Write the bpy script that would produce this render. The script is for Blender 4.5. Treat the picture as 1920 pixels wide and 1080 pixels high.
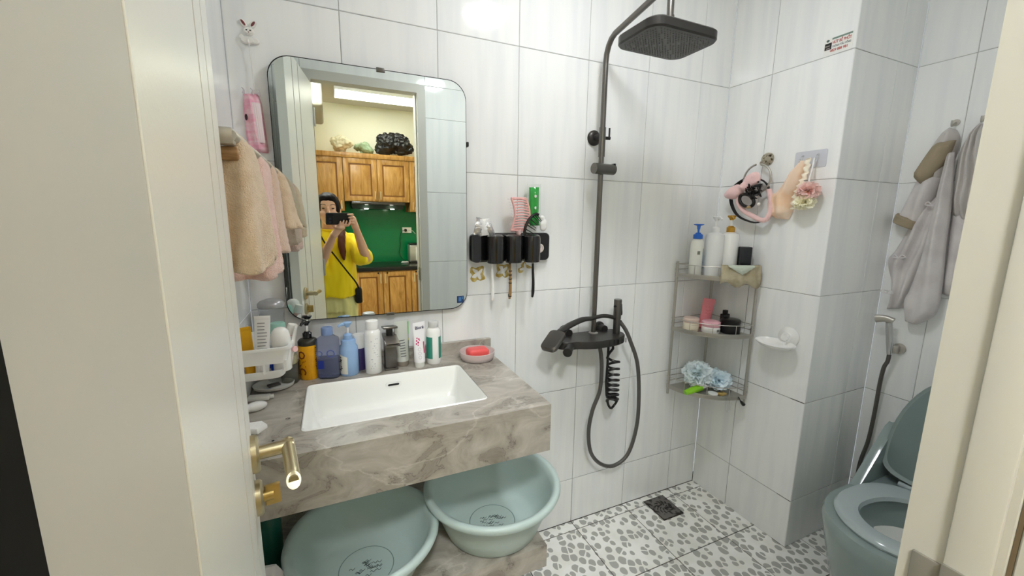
import bpy, bmesh, math, random
from mathutils import Vector, Matrix, Euler, noise
R = math.radians
random.seed(7)
for o in list(bpy.data.objects):
    bpy.data.objects.remove(o)
scene = bpy.context.scene
COL = scene.collection

# ------------------------------------------------------------------ camera
cam_d = bpy.data.cameras.new('camera')
cam = bpy.data.objects.new('camera', cam_d)
COL.objects.link(cam)
cam_d.sensor_width = 36.0
cam_d.lens = 760.07 / 1920 * 36.0
cam_d.clip_start = 0.004
CAM = Vector((-0.6599, -1.4426, 1.4112))
CAMROT = (Matrix.Rotation(-0.4183, 3, 'Z') @ Matrix.Rotation(1.4009, 3, 'X') @ Matrix.Rotation(0.0112, 3, 'Z'))
cam.matrix_world = Matrix.Translation(CAM) @ CAMROT.to_4x4()
scene.camera = cam

# ------------------------------------------------------------------ world, exposure
w = bpy.data.worlds.new('world'); scene.world = w; w.use_nodes = True
w.node_tree.nodes['Background'].inputs[0].default_value = (0.9, 0.95, 1, 1)
w.node_tree.nodes['Background'].inputs[1].default_value = 0.25
vs = scene.view_settings
vs.view_transform = 'Standard'; vs.look = 'None'; vs.gamma = 1.0; vs.use_curve_mapping = False
vs.exposure = 1.16
scene.cycles.max_bounces = 20; scene.cycles.diffuse_bounces = 14; scene.cycles.glossy_bounces = 6; scene.cycles.transmission_bounces = 10
LAMP_BATH = 34.5      # radiance of the round bathroom lamp
LAMP_KITCHEN = 3.9   # radiance of the kitchen panel
LAMP_FILL = 72.0      # radiance of the unseen fill lamps added outside the door

# ------------------------------------------------------------------ helpers
def lin(c):
    return tuple(((v/255)/12.92 if v/255 <= .04045 else (((v/255)+.055)/1.055)**2.4) for v in c[:3]) + (1,)

MATS = {}
def mat(name, col, rough=.5, metal=0., spec=.5, trans=0., ior=1.45, coat=0., sheen=0., var=None, bump=None,
        emit=0., alpha=1., sss=0., stretch=(1, 1, 1)):
    """var = (second colour, noise scale, low, high); bump = (noise scale, strength)"""
    if name in MATS:
        return MATS[name]
    m = bpy.data.materials.new(name); m.use_nodes = True
    nt = m.node_tree; b = nt.nodes['Principled BSDF']
    I = b.inputs
    I['Base Color'].default_value = lin(col); I['Roughness'].default_value = rough
    I['Metallic'].default_value = metal; I['Specular IOR Level'].default_value = spec
    I['Transmission Weight'].default_value = trans; I['IOR'].default_value = ior
    I['Coat Weight'].default_value = coat; I['Coat Roughness'].default_value = .08
    I['Sheen Weight'].default_value = sheen; I['Alpha'].default_value = alpha
    I['Subsurface Weight'].default_value = sss
    if emit:
        I['Emission Color'].default_value = lin(col); I['Emission Strength'].default_value = emit
    if var or bump:
        tc = nt.nodes.new('ShaderNodeTexCoord'); mp = nt.nodes.new('ShaderNodeMapping')
        mp.inputs['Scale'].default_value = stretch
        nt.links.new(tc.outputs['Object'], mp.inputs[0])
    if var:
        n = nt.nodes.new('ShaderNodeTexNoise'); n.inputs['Scale'].default_value = var[1]; n.inputs['Detail'].default_value = 5
        nt.links.new(mp.outputs[0], n.inputs[0])
        r = nt.nodes.new('ShaderNodeValToRGB')
        r.color_ramp.elements[0].position = var[2]; r.color_ramp.elements[0].color = lin(col)
        r.color_ramp.elements[1].position = var[3]; r.color_ramp.elements[1].color = lin(var[0])
        nt.links.new(n.outputs[0], r.inputs[0]); nt.links.new(r.outputs[0], I['Base Color'])
    if bump:
        n = nt.nodes.new('ShaderNodeTexNoise'); n.inputs['Scale'].default_value = bump[0]; n.inputs['Detail'].default_value = 3
        nt.links.new(mp.outputs[0], n.inputs[0])
        bp = nt.nodes.new('ShaderNodeBump'); bp.inputs['Strength'].default_value = bump[1]; bp.inputs['Distance'].default_value = .004
        nt.links.new(n.outputs[0], bp.inputs['Height']); nt.links.new(bp.outputs[0], I['Normal'])
    MATS[name] = m
    return m

def node(nt, t, **k):
    n = nt.nodes.new(t)
    for a, v in k.items():
        setattr(n, a, v)
    return n

def tile_mat():
    m = mat('white_wall_tile', (244, 245, 244), .07, spec=.5)
    nt = m.node_tree; b = nt.nodes['Principled BSDF']; L = nt.links.new
    tc = node(nt, 'ShaderNodeTexCoord'); oi = node(nt, 'ShaderNodeObjectInfo')
    add = node(nt, 'ShaderNodeVectorMath', operation='ADD')
    sc = node(nt, 'ShaderNodeVectorMath', operation='SCALE'); sc.inputs['Scale'].default_value = 37.0
    comb = node(nt, 'ShaderNodeCombineXYZ')
    for i in range(3): L(oi.outputs['Random'], comb.inputs[i])
    L(comb.outputs[0], sc.inputs[0])
    mp = node(nt, 'ShaderNodeMapping'); mp.inputs['Scale'].default_value = (22, 22, 1.6)
    L(tc.outputs['Object'], mp.inputs[0]); L(mp.outputs[0], add.inputs[0]); L(sc.outputs[0], add.inputs[1])
    n = node(nt, 'ShaderNodeTexNoise'); n.inputs['Scale'].default_value = 1.0; n.inputs['Detail'].default_value = 4
    L(add.outputs[0], n.inputs[0])
    r = node(nt, 'ShaderNodeValToRGB')
    r.color_ramp.elements[0].position = .34; r.color_ramp.elements[0].color = lin((236, 238, 239))
    r.color_ramp.elements[1].position = .58; r.color_ramp.elements[1].color = lin((244, 245, 244))
    L(n.outputs[0], r.inputs[0]); L(r.outputs[0], b.inputs['Base Color'])
    return m

def grout_mat():
    """pale joints, with dark mould patches in the splash zone near the floor"""
    m = mat('wall_grout', (186, 186, 184), .85)
    nt = m.node_tree; b = nt.nodes['Principled BSDF']; L = nt.links.new
    tc = node(nt, 'ShaderNodeTexCoord'); n = node(nt, 'ShaderNodeTexNoise'); n.inputs['Scale'].default_value = 5.; n.inputs['Detail'].default_value = 6
    L(tc.outputs['Object'], n.inputs[0])
    sp = node(nt, 'ShaderNodeSeparateXYZ'); L(tc.outputs['Object'], sp.inputs[0])
    mr = node(nt, 'ShaderNodeMapRange'); L(sp.outputs['Z'], mr.inputs[0]); mr.inputs[1].default_value = .1; mr.inputs[2].default_value = 1.4; mr.inputs[3].default_value = .20; mr.inputs[4].default_value = -.12
    ad = node(nt, 'ShaderNodeMath', operation='ADD'); L(n.outputs[0], ad.inputs[0]); L(mr.outputs[0], ad.inputs[1])
    r = node(nt, 'ShaderNodeValToRGB'); r.color_ramp.elements[0].position = .46; r.color_ramp.elements[0].color = lin((182, 182, 180))
    r.color_ramp.elements[1].position = .66; r.color_ramp.elements[1].color = lin((58, 52, 46))
    L(ad.outputs[0], r.inputs[0]); L(r.outputs[0], b.inputs['Base Color'])
    return m

def floor_mat():
    m = mat('pebble_print_tile', (232, 232, 228), .22)
    nt = m.node_tree; b = nt.nodes['Principled BSDF']; L = nt.links.new
    tc = node(nt, 'ShaderNodeTexCoord'); oi = node(nt, 'ShaderNodeObjectInfo')
    comb = node(nt, 'ShaderNodeCombineXYZ'); sc = node(nt, 'ShaderNodeVectorMath', operation='SCALE'); sc.inputs['Scale'].default_value = 53.
    for i in range(2): L(oi.outputs['Random'], comb.inputs[i])
    L(comb.outputs[0], sc.inputs[0])
    mp = node(nt, 'ShaderNodeMapping'); mp.inputs['Scale'].default_value = (1.18, 1.0, 0.0); mp.inputs['Rotation'].default_value = (0, 0, .5)
    L(tc.outputs['Object'], mp.inputs[0])
    nz = node(nt, 'ShaderNodeTexNoise'); nz.inputs['Scale'].default_value = 26; nz.inputs['Detail'].default_value = 1
    L(mp.outputs[0], nz.inputs[0])
    ds = node(nt, 'ShaderNodeVectorMath', operation='SCALE'); ds.inputs['Scale'].default_value = .010
    L(nz.outputs['Color'], ds.inputs[0])
    a1 = node(nt, 'ShaderNodeVectorMath', operation='ADD'); L(mp.outputs[0], a1.inputs[0]); L(ds.outputs[0], a1.inputs[1])
    a2 = node(nt, 'ShaderNodeVectorMath', operation='ADD'); L(a1.outputs[0], a2.inputs[0]); L(sc.outputs[0], a2.inputs[1])
    e = node(nt, 'ShaderNodeTexVoronoi', feature='DISTANCE_TO_EDGE', voronoi_dimensions='2D'); e.inputs['Scale'].default_value = 22.5; e.inputs['Randomness'].default_value = .9
    f = node(nt, 'ShaderNodeTexVoronoi', feature='F1', voronoi_dimensions='2D'); f.inputs['Scale'].default_value = 22.5; f.inputs['Randomness'].default_value = .9
    L(a2.outputs[0], e.inputs['Vector']); L(a2.outputs[0], f.inputs['Vector'])
    sx = node(nt, 'ShaderNodeSeparateColor'); L(f.outputs['Color'], sx.inputs[0])
    th = node(nt, 'ShaderNodeMath', operation='MULTIPLY_ADD'); th.inputs[1].default_value = .27; th.inputs[2].default_value = .23
    L(sx.outputs[0], th.inputs[0])
    lt = node(nt, 'ShaderNodeMath', operation='LESS_THAN'); L(f.outputs['Distance'], lt.inputs[0]); L(th.outputs[0], lt.inputs[1])
    gt = node(nt, 'ShaderNodeMath', operation='GREATER_THAN'); L(e.outputs['Distance'], gt.inputs[0]); gt.inputs[1].default_value = .07
    mu = node(nt, 'ShaderNodeMath', operation='MULTIPLY'); L(lt.outputs[0], mu.inputs[0]); L(gt.outputs[0], mu.inputs[1])
    n2 = node(nt, 'ShaderNodeTexNoise'); n2.inputs['Scale'].default_value = 9; L(tc.outputs['Object'], n2.inputs[0])
    rr_ = node(nt, 'ShaderNodeValToRGB'); rr_.color_ramp.elements[0].color = lin((236, 235, 228)); rr_.color_ramp.elements[1].color = lin((250, 250, 247))
    rr_.color_ramp.elements[0].position = .3; rr_.color_ramp.elements[1].position = .6
    L(n2.outputs[0], rr_.inputs[0])
    mx = node(nt, 'ShaderNodeMix', data_type='RGBA'); L(mu.outputs[0], mx.inputs['Factor']); L(rr_.outputs[0], mx.inputs['A'])
    mx.inputs['B'].default_value = lin((176, 176, 171)); L(mx.outputs['Result'], b.inputs['Base Color'])
    return m

def stone_mat(name='grey_stone'):
    m = mat(name, (150, 144, 136), .28)
    nt = m.node_tree; b = nt.nodes['Principled BSDF']; L = nt.links.new
    tc = node(nt, 'ShaderNodeTexCoord')
    mp = node(nt, 'ShaderNodeMapping'); mp.inputs['Rotation'].default_value = (.2, .35, .3); mp.inputs['Scale'].default_value = (1.1, 1.7, 1.7)
    L(tc.outputs['Object'], mp.inputs[0])
    n = node(nt, 'ShaderNodeTexNoise'); n.inputs['Scale'].default_value = 7.5; n.inputs['Detail'].default_value = 10; n.inputs['Distortion'].default_value = .9
    n.inputs['Roughness'].default_value = .62
    L(mp.outputs[0], n.inputs[0])
    r = node(nt, 'ShaderNodeValToRGB'); cr = r.color_ramp
    cr.elements[0].position = .28; cr.elements[0].color = lin((122, 115, 106))
    cr.elements[1].position = .72; cr.elements[1].color = lin((196, 191, 183))
    e = cr.elements.new(.5); e.color = lin((166, 160, 150))
    L(n.outputs[0], r.inputs[0])
    # thin pale and dark veins
    n2 = node(nt, 'ShaderNodeTexNoise'); n2.inputs['Scale'].default_value = 2.6; n2.inputs['Detail'].default_value = 7; n2.inputs['Distortion'].default_value = .3
    L(mp.outputs[0], n2.inputs[0])
    def vein(c, wdt, src):
        s = node(nt, 'ShaderNodeMath', operation='SUBTRACT'); L(src, s.inputs[0]); s.inputs[1].default_value = c
        a = node(nt, 'ShaderNodeMath', operation='ABSOLUTE'); L(s.outputs[0], a.inputs[0])
        mr = node(nt, 'ShaderNodeMapRange'); L(a.outputs[0], mr.inputs[0]); mr.inputs[1].default_value = 0; mr.inputs[2].default_value = wdt
        mr.inputs[3].default_value = 1; mr.inputs[4].default_value = 0
        return mr.outputs[0]
    m1 = node(nt, 'ShaderNodeMix', data_type='RGBA'); v1 = node(nt, 'ShaderNodeMath', operation='MULTIPLY'); L(vein(.52, .010, n2.outputs[0]), v1.inputs[0]); v1.inputs[1].default_value = .36
    L(v1.outputs[0], m1.inputs['Factor']); L(r.outputs[0], m1.inputs['A']); m1.inputs['B'].default_value = lin((222, 218, 212))
    m2 = node(nt, 'ShaderNodeMix', data_type='RGBA'); v2 = node(nt, 'ShaderNodeMath', operation='MULTIPLY'); L(vein(.43, .010, n.outputs[0]), v2.inputs[0]); v2.inputs[1].default_value = .65
    L(v2.outputs[0], m2.inputs['Factor']); L(m1.outputs['Result'], m2.inputs['A']); m2.inputs['B'].default_value = lin((86, 78, 71))
    L(m2.outputs['Result'], b.inputs['Base Color'])
    return m

def wood_mat():
    m = mat('oak_veneer', (178, 122, 60), .32)
    nt = m.node_tree; b = nt.nodes['Principled BSDF']; L = nt.links.new
    tc = node(nt, 'ShaderNodeTexCoord'); mp = node(nt, 'ShaderNodeMapping'); mp.inputs['Scale'].default_value = (9, 9, 1.6)
    L(tc.outputs['Object'], mp.inputs[0])
    n = node(nt, 'ShaderNodeTexNoise'); n.inputs['Scale'].default_value = 2.2; n.inputs['Detail'].default_value = 6; n.inputs['Distortion'].default_value = 1.6
    L(mp.outputs[0], n.inputs[0])
    r = node(nt, 'ShaderNodeValToRGB'); r.color_ramp.elements[0].position = .32; r.color_ramp.elements[0].color = lin((166, 116, 54))
    r.color_ramp.elements[1].position = .66; r.color_ramp.elements[1].color = lin((208, 160, 92))
    L(n.outputs[0], r.inputs[0]); L(r.outputs[0], b.inputs['Base Color'])
    return m

# ---- objects
def wm(o):
    m = Matrix.Identity(4)
    while o is not None:
        m = o.matrix_basis @ m; o = o.parent
    return m

def tag(o, label=None, cat=None, group=None, kind=None):
    if label: o['label'] = label
    if cat: o['category'] = cat
    if group: o['group'] = group
    if kind: o['kind'] = kind
    return o

def thing(name, label, cat, loc=(0, 0, 0), rot=(0, 0, 0), group=None):
    o = bpy.data.objects.new(name, None); COL.objects.link(o)
    o.empty_display_size = .05; o.location = loc; o.rotation_euler = rot
    return tag(o, label, cat, group)

def struct(name, label=None):
    o = bpy.data.objects.new(name, None); COL.objects.link(o); o.empty_display_size = .05
    o['kind'] = 'structure'
    if label: o['label'] = label
    return o

def part(name, bm, m, parent=None, world=False, smooth=40, label=None, kind=None):
    """turn a bmesh into one mesh object; world=True when its coordinates are world ones"""
    if world and parent is not None:
        bm.transform(wm(parent).inverted())
    if isinstance(bm, bmesh.types.BMesh):
        bmesh.ops.recalc_face_normals(bm, faces=bm.faces)
        me = bpy.data.meshes.new(name); bm.to_mesh(me); bm.free()
    else:
        me = bm
    if smooth:
        for p in me.polygons: p.use_smooth = True
        me.set_sharp_from_angle(angle=R(smooth))
    me.materials.clear(); me.materials.append(m)
    o = bpy.data.objects.new(name, me); COL.objects.link(o)
    if parent is not None: o.parent = parent
    if label: o['label'] = label
    if kind: o['kind'] = kind
    return o

def one(name, bm, m, label, cat, loc=(0, 0, 0), group=None, smooth=40, world=True):
    """a thing that is one mesh; its origin goes to loc"""
    if world: bm.transform(Matrix.Translation(-Vector(loc)))
    o = part(name, bm, m, smooth=smooth); o.location = loc
    return tag(o, label, cat, group)

def copy_tree(o, parent=None):
    c = o.copy(); COL.objects.link(c); c.parent = parent
    for ch in list(o.children): copy_tree(ch, c)
    return c

def B():
    return bmesh.new()

def box(bm, lo, hi, bev=0., rot=None, seg=2):
    lo = Vector(lo); hi = Vector(hi); c = (lo+hi)/2; s = hi-lo
    r = bmesh.ops.create_cube(bm, size=1.0); v = r['verts']
    bmesh.ops.scale(bm, vec=s, verts=v)
    if bev:
        es = list({e for q in v for e in q.link_edges})
        rb = bmesh.ops.bevel(bm, geom=es, offset=min(bev, min(s)*.49), segments=seg, affect='EDGES', profile=.5)
        v = list({q for f in rb['faces'] for q in f.verts} | {q for q in v if q.is_valid})
    mt = Matrix.Translation(c)
    if rot is not None: mt = mt @ rot.to_4x4()
    bmesh.ops.transform(bm, matrix=mt, verts=v)
    return bm

def frame_from(d):
    d = Vector(d).normalized()
    a = Vector((0, 0, 1)) if abs(d.z) < .9 else Vector((1, 0, 0))
    x = a.cross(d).normalized(); y = d.cross(x)
    return x, y, d

def loft(bm, rings, cap=True, closed=True, loop=False):
    vs_ = [[bm.verts.new(p) for p in r] for r in rings]
    n = len(rings[0]); cnt = n if closed else n-1
    pairs = list(zip(vs_, vs_[1:])) + ([(vs_[-1], vs_[0])] if loop else [])
    for a, b in pairs:
        for i in range(cnt):
            j = (i+1) % n
            try: bm.faces.new((a[i], a[j], b[j], b[i]))
            except ValueError: pass
    if cap and closed and not loop:
        try:
            bm.faces.new(list(reversed(vs_[0]))); bm.faces.new(vs_[-1])
        except ValueError: pass
    return bm

def cyl(bm, p0, p1, r0, r1=None, n=20, cap=True):
    p0 = Vector(p0); p1 = Vector(p1); r1 = r0 if r1 is None else r1
    x, y, d = frame_from(p1-p0)
    cs = [(math.cos(2*math.pi*i/n), math.sin(2*math.pi*i/n)) for i in range(n)]
    return loft(bm, [[p+x*(c*r)+y*(s*r) for c, s in cs] for p, r in ((p0, r0), (p1, r1))], cap)

def lathe(bm, prof, n=28, o=(0, 0, 0), sx=1, sy=1, axis=None, cap=True):
    """prof: list of (radius, height) from bottom to top"""
    o = Vector(o)
    if axis is None: x, y, d = Vector((1, 0, 0)), Vector((0, 1, 0)), Vector((0, 0, 1))
    else: x, y, d = frame_from(axis)
    rings = []
    for r, z in prof:
        r = max(r, .0004)
        rings.append([o+x*(math.cos(2*math.pi*i/n)*r*sx)+y*(math.sin(2*math.pi*i/n)*r*sy)+d*z for i in range(n)])
    return loft(bm, rings, cap)

def spline(pts, k=8, cyclic=False):
    pts = [Vector(p) for p in pts]; out = []; n = len(pts)
    rng = n if cyclic else n-1
    for i in range(rng):
        if cyclic: p = [pts[(i+j-1) % n] for j in range(4)]
        else: p = [pts[max(i-1, 0)], pts[i], pts[i+1], pts[min(i+2, n-1)]]
        for s in range(k):
            t = s/k
            out.append(.5*((2*p[1])+(p[2]-p[0])*t+(2*p[0]-5*p[1]+4*p[2]-p[3])*t*t+(3*p[1]-p[0]-3*p[2]+p[3])*t**3))
    if not cyclic: out.append(pts[-1])
    return out

def tube(bm, pts, r, n=12, cyclic=False, smooth=0, sx=1., sy=1.):
    if smooth: pts = spline(pts, smooth, cyclic)
    pts = [Vector(p) for p in pts]; m = len(pts); rings = []
    rs = r if isinstance(r, (list, tuple)) else [r]*m
    if len(rs) != m: rs = [rs[min(int(i/(m-1)*(len(rs)-1)), len(rs)-2)]*(1-((i/(m-1)*(len(rs)-1)) % 1 if i < m-1 else 1)) + rs[min(int(i/(m-1)*(len(rs)-1)), len(rs)-2)+1]*((i/(m-1)*(len(rs)-1)) % 1 if i < m-1 else 1) for i in range(m)]
    px = None
    for i, p in enumerate(pts):
        d = (pts[(i+1) % m]-pts[i-1]) if cyclic else (pts[min(i+1, m-1)]-pts[max(i-1, 0)])
        if d.length < 1e-9: d = Vector((0, 0, 1))
        d.normalize()
        if px is None: x, y, _ = frame_from(d)
        else:
            x = (px-d*px.dot(d)).normalized(); y = d.cross(x)
        px = x
        rings.append([p+x*(math.cos(2*math.pi*k/n)*rs[i]*sx)+y*(math.sin(2*math.pi*k/n)*rs[i]*sy) for k in range(n)])
    return loft(bm, rings, True, True, cyclic)

def ball(bm, c, r, u=16, v=10, rot=None):
    r = (r, r, r) if not isinstance(r, (tuple, list)) else r
    s = bmesh.ops.create_uvsphere(bm, u_segments=u, v_segments=v, radius=1)['verts']
    mt = Matrix.Translation(Vector(c)) @ (rot.to_4x4() if rot is not None else Matrix.Identity(4)) @ Matrix.Diagonal((r[0], r[1], r[2], 1))
    bmesh.ops.transform(bm, matrix=mt, verts=s)
    return bm

def rrect(w, h, r, n=5):
    """rounded rectangle outline, counter-clockwise, centred"""
    r = min(r, w/2-1e-5, h/2-1e-5); out = []
    for cx, cy, a0 in ((w/2-r, h/2-r, 0), (-w/2+r, h/2-r, 90), (-w/2+r, -h/2+r, 180), (w/2-r, -h/2+r, 270)):
        for i in range(n+1):
            a = R(a0+90*i/n); out.append((cx+r*math.cos(a), cy+r*math.sin(a)))
    return out

def prism(bm, pts, to3, d0, d1, bev=0.):
    """closed 2D outline pushed from depth d0 to d1; to3(a,b,d) gives the 3D point; bev chamfers the d1 face"""
    rings = [[to3(a, b, d0) for a, b in pts]]
    if bev:
        cx = sum(p[0] for p in pts)/len(pts); cy = sum(p[1] for p in pts)/len(pts)
        sz = max(max(abs(p[0]-cx), abs(p[1]-cy)) for p in pts)
        k = 1-bev/sz; s = 1 if d1 > d0 else -1
        rings += [[to3(a, b, d1-s*bev) for a, b in pts], [to3(cx+(a-cx)*k, cy+(b-cy)*k, d1) for a, b in pts]]
    else: rings.append([to3(a, b, d1) for a, b in pts])
    return loft(bm, rings)

def onY(y):   # plane facing the camera side (-Y): (x, z, out)
    return lambda a, b, d: Vector((a, y-d, b))
def onX(x):   # wall on the right facing -X: (y, z, out)
    return lambda a, b, d: Vector((x-d, a, b))
def onZ(z):
    return lambda a, b, d: Vector((a, b, z+d))

def sheet(bm, Lp, Rp, to3, thick=.02, k=6, m=14, rip=.006, freq=3., seed=0., base=0., droop=0.):
    """soft cloth body lofted between two outlines; has a front with folds and a back"""
    Ls = spline([(a, b, 0) for a, b in Lp], k); Rs = spline([(a, b, 0) for a, b in Rp], k)
    n = len(Ls); rings = []
    for i in range(n):
        s = i/(n-1); e = min(1, .35+4*s, .35+4*(1-s))
        fr, bk = [], []
        for j in range(m+1):
            t = j/m; p = Ls[i].lerp(Rs[i], t)
            d = thick*e*max(0, math.sin(math.pi*t))**.55
            f = rip*e*math.sin(math.pi*t)*(math.sin(2*math.pi*freq*t+seed+1.5*math.sin(3*s+seed))+.8*noise.noise((p.x*30+seed, p.y*14, seed)))
            fr.append(to3(p.x, p.y, base+d+f)); bk.append(to3(p.x, p.y, base-.15*d))
        rings.append(fr+list(reversed(bk[1:-1])))
    return loft(bm, rings)

def finish(bm, voxel=.006, smooth=3, disp=None):
    """overlapping closed shapes -> one continuous skin (voxel remesh); disp=(amp, scale, seed)"""
    bmesh.ops.recalc_face_normals(bm, faces=bm.faces)
    me = bpy.data.meshes.new('tmp'); bm.to_mesh(me); bm.free()
    o = bpy.data.objects.new('tmp', me); COL.objects.link(o)
    md = o.modifiers.new('r', 'REMESH'); md.mode = 'VOXEL'; md.voxel_size = voxel
    if smooth:
        sm = o.modifiers.new('s', 'SMOOTH'); sm.iterations = smooth; sm.factor = .5
    dg = bpy.context.evaluated_depsgraph_get(); dg.update()
    out = bpy.data.meshes.new_from_object(o.evaluated_get(dg))
    bpy.data.objects.remove(o); bpy.data.meshes.remove(me)
    for disp in (disp if isinstance(disp, list) else [disp] if disp else []):
        nm = [v.normal.copy() for v in out.vertices]
        for v, q in zip(out.vertices, nm):
            p = v.co; sc = disp[1]; sv = Vector(sc) if isinstance(sc, (tuple, list)) else Vector((sc, sc, sc))
            v.co = p+q*(disp[0]*noise.noise(Vector((p.x*sv.x, p.y*sv.y, p.z*sv.z))+Vector((disp[2], 0, 0))))
    nb = bmesh.new(); nb.from_mesh(out); bpy.data.meshes.remove(out)
    return nb

def lettering(s, size, parent, m, at, ax, ay, radius=None, name='lettering', depth=.0002, xs=1.0, bold=0):
    """flat printed text; at = centre, ax / ay = reading and up directions; radius bends it round a vertical cylinder"""
    c = bpy.data.curves.new('txt', 'FONT'); c.body = s; c.size = size; c.align_x = 'CENTER'; c.align_y = 'CENTER'
    c.extrude = depth; c.resolution_u = 2; c.offset = bold
    o = bpy.data.objects.new('txt', c); COL.objects.link(o)
    dg = bpy.context.evaluated_depsgraph_get(); dg.update()
    me = bpy.data.meshes.new_from_object(o.evaluated_get(dg))
    bpy.data.objects.remove(o); bpy.data.curves.remove(c)
    ax = Vector(ax).normalized(); ay = Vector(ay).normalized(); az = ax.cross(ay); at = Vector(at)
    for v in me.vertices:
        x, y, z = v.co.x*xs, v.co.y, v.co.z
        if radius:
            # at lies on the cylinder surface; az points outward; bend along the horizontal direction
            h = ax*x+ay*y; up = h.z; hv = Vector((h.x, h.y, 0)); tang = Vector((-az.y, az.x, 0))
            a = hv.dot(tang)/radius
            v.co = at+az*(radius*(math.cos(a)-1)+z)+tang*(radius*math.sin(a))+Vector((0, 0, up))
        else:
            v.co = at+ax*x+ay*y+az*z
    return part(name, me, m, parent, smooth=0)

# ------------------------------------------------------------------ materials
TILE = tile_mat(); PEBBLE = floor_mat(); STONE = stone_mat(); WOOD = wood_mat()
GROUT = grout_mat()
GROUTF = mat('floor_grout', (70, 63, 56), .85)
PLASTER = mat('cream_plaster', (236, 234, 222), .7)
CEIL = mat('white_ceiling', (248, 248, 246), .7)
DOORW = mat('white_door_laminate', (238, 238, 232), .32, bump=(300, .05))
JAMB = mat('cream_door_frame', (200, 198, 191), .4)
GROOVE = mat('brown_groove', (112, 96, 74), .6)
GUN = mat('gunmetal', (112, 109, 104), .30, metal=.85)
GUND = mat('gunmetal_dark', (64, 62, 60), .36, metal=.6)
STEEL = mat('dull_steel', (186, 182, 174), .38, metal=.75)
CHROME = mat('chrome', (205, 205, 205), .1, metal=1.)
BRASS = mat('satin_brass', (198, 186, 152), .34, metal=1.)
BRASSD = mat('deep_brass', (196, 170, 108), .36, metal=1.)
BLACKP = mat('black_plastic', (18, 18, 20), .2, coat=.3)
BLACKM = mat('matt_black', (24, 24, 24), .6)
WHITEP = mat('white_plastic', (238, 238, 236), .3)
WHITEG = mat('white_gloss', (242, 242, 240), .12, coat=.3)
MINT = mat('mint_plastic', (190, 208, 205), .3)
GREENGREY = mat('greygreen_ceramic', (140, 155, 154), .12, coat=.4)
GREENSEAT = mat('greygreen_seat', (176, 188, 190), .16, coat=.3)
CERAM = mat('white_ceramic', (240, 241, 238), .2, coat=.2)
INK = mat('black_ink', (24, 22, 22), .6)
CLEAR = mat('clear_plastic', (244, 246, 248), .08, trans=.94, ior=1.2)
SKIN = mat('skin', (224, 178, 150), .5, sss=.05)
HAIR = mat('dark_hair', (26, 19, 17), .6, spec=.25)

# ------------------------------------------------------------------ setting: bathroom shell
Z0, ZR, ZC = 0.0, [0.0, .2223, .6723, 1.1223, 1.5723, 2.0223, 2.42], 2.42
XL, XC, X2 = -.90, 1.081, 1.5185        # left wall, shower-side wall, alcove wall
YE, YF = -.503, -1.276                  # face of the projecting pillar, door wall
TILES = {}
def tile_mesh(wd, ht, bev=.0012, t=.006):
    key = (round(wd, 3), round(ht, 3), t)
    if key not in TILES:
        bm = B(); a, b = wd/2, ht/2
        def rg(i, y): return [Vector((x*(a-i), y, z*(b-i))) for x, z in ((-1, -1), (1, -1), (1, 1), (-1, 1))]
        loft(bm, [rg(0, t), rg(0, bev), rg(bev, 0)])
        bmesh.ops.recalc_face_normals(bm, faces=bm.faces)
        me = bpy.data.meshes.new('tile'); bm.to_mesh(me); bm.free(); me.materials.append(TILE)
        TILES[key] = me
    return TILES[key]

def tile_wall(name, theta, org, us, zs, thick=.06, skip=None, gap=.0022, trim=0.):
    """tiled wall: backing slab plus one object per tile; local u runs along Rz(theta) X, face looks along Rz(theta) -Y"""
    rot = Matrix.Rotation(R(theta), 4, 'Z'); T = Matrix.Translation(Vector(org)) @ rot
    par = struct(name)
    bm = B(); segs = []
    for i in range(len(us)-1):
        for j in range(len(zs)-1):
            if skip and skip((us[i]+us[i+1])/2, (zs[j]+zs[j+1])/2): continue
            segs.append((us[i], us[i+1], zs[j], zs[j+1]))
    if skip:
        for a, b, c, d in segs: box(bm, (a, .0022, c), (b, thick, d))
    else: box(bm, (us[0], .0022, zs[0]), (us[-1]-trim, thick, zs[-1]))
    bm.transform(T)
    part('backing', bm, GROUT, par, smooth=0)
    for a, b, c, d in segs:
        wd, ht = b-a-gap, d-c-gap
        if wd < .008 or ht < .008: continue
        o = bpy.data.objects.new('tile', tile_mesh(wd, ht)); COL.objects.link(o); o.parent = par
        o.matrix_basis = T @ Matrix.Translation(((a+b)/2, random.uniform(-.0003, .0003), (c+d)/2))
    return par

def joints(a, b, first, pitch):
    out = [a]; x = first
    while x < b-.004:
        if x > a+.004: out.append(x)
        x += pitch
    return out+[b]

tile_wall('wall_back', 0, (0, 0, 0), joints(XL, XC, -.9, .3), ZR)
tile_wall('wall_right', -90, (XC, 0, 0), joints(0, -YE, .2037, .3), ZR, trim=.007)
tile_wall('wall_right_return', 0, (0, YE, 0), joints(XC+.0005, X2, 1.3703, .3), ZR)
tile_wall('wall_right_alcove', -90, (X2, 0, 0), joints(-YE, -YF, .668, .3), ZR)
tile_wall('wall_left', 90, (XL, 0, 0), joints(YF, 0, -1.2, .3), ZR)
# door wall faces +Y: u runs along -X
DL, DR, DT = -.715, -.132, 2.16         # clear opening
tile_wall('wall_front', 180, (0, YF, 0), [-1.5185, -1.2, -.9, -.6, -.3, -DR-.05, -DL+.05, -XL], ZR[:5]+[2.0223, DT+.05, ZC],
          skip=lambda u, z: (-DR-.05) < u < (-DL+.05) and z < DT+.05)

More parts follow.
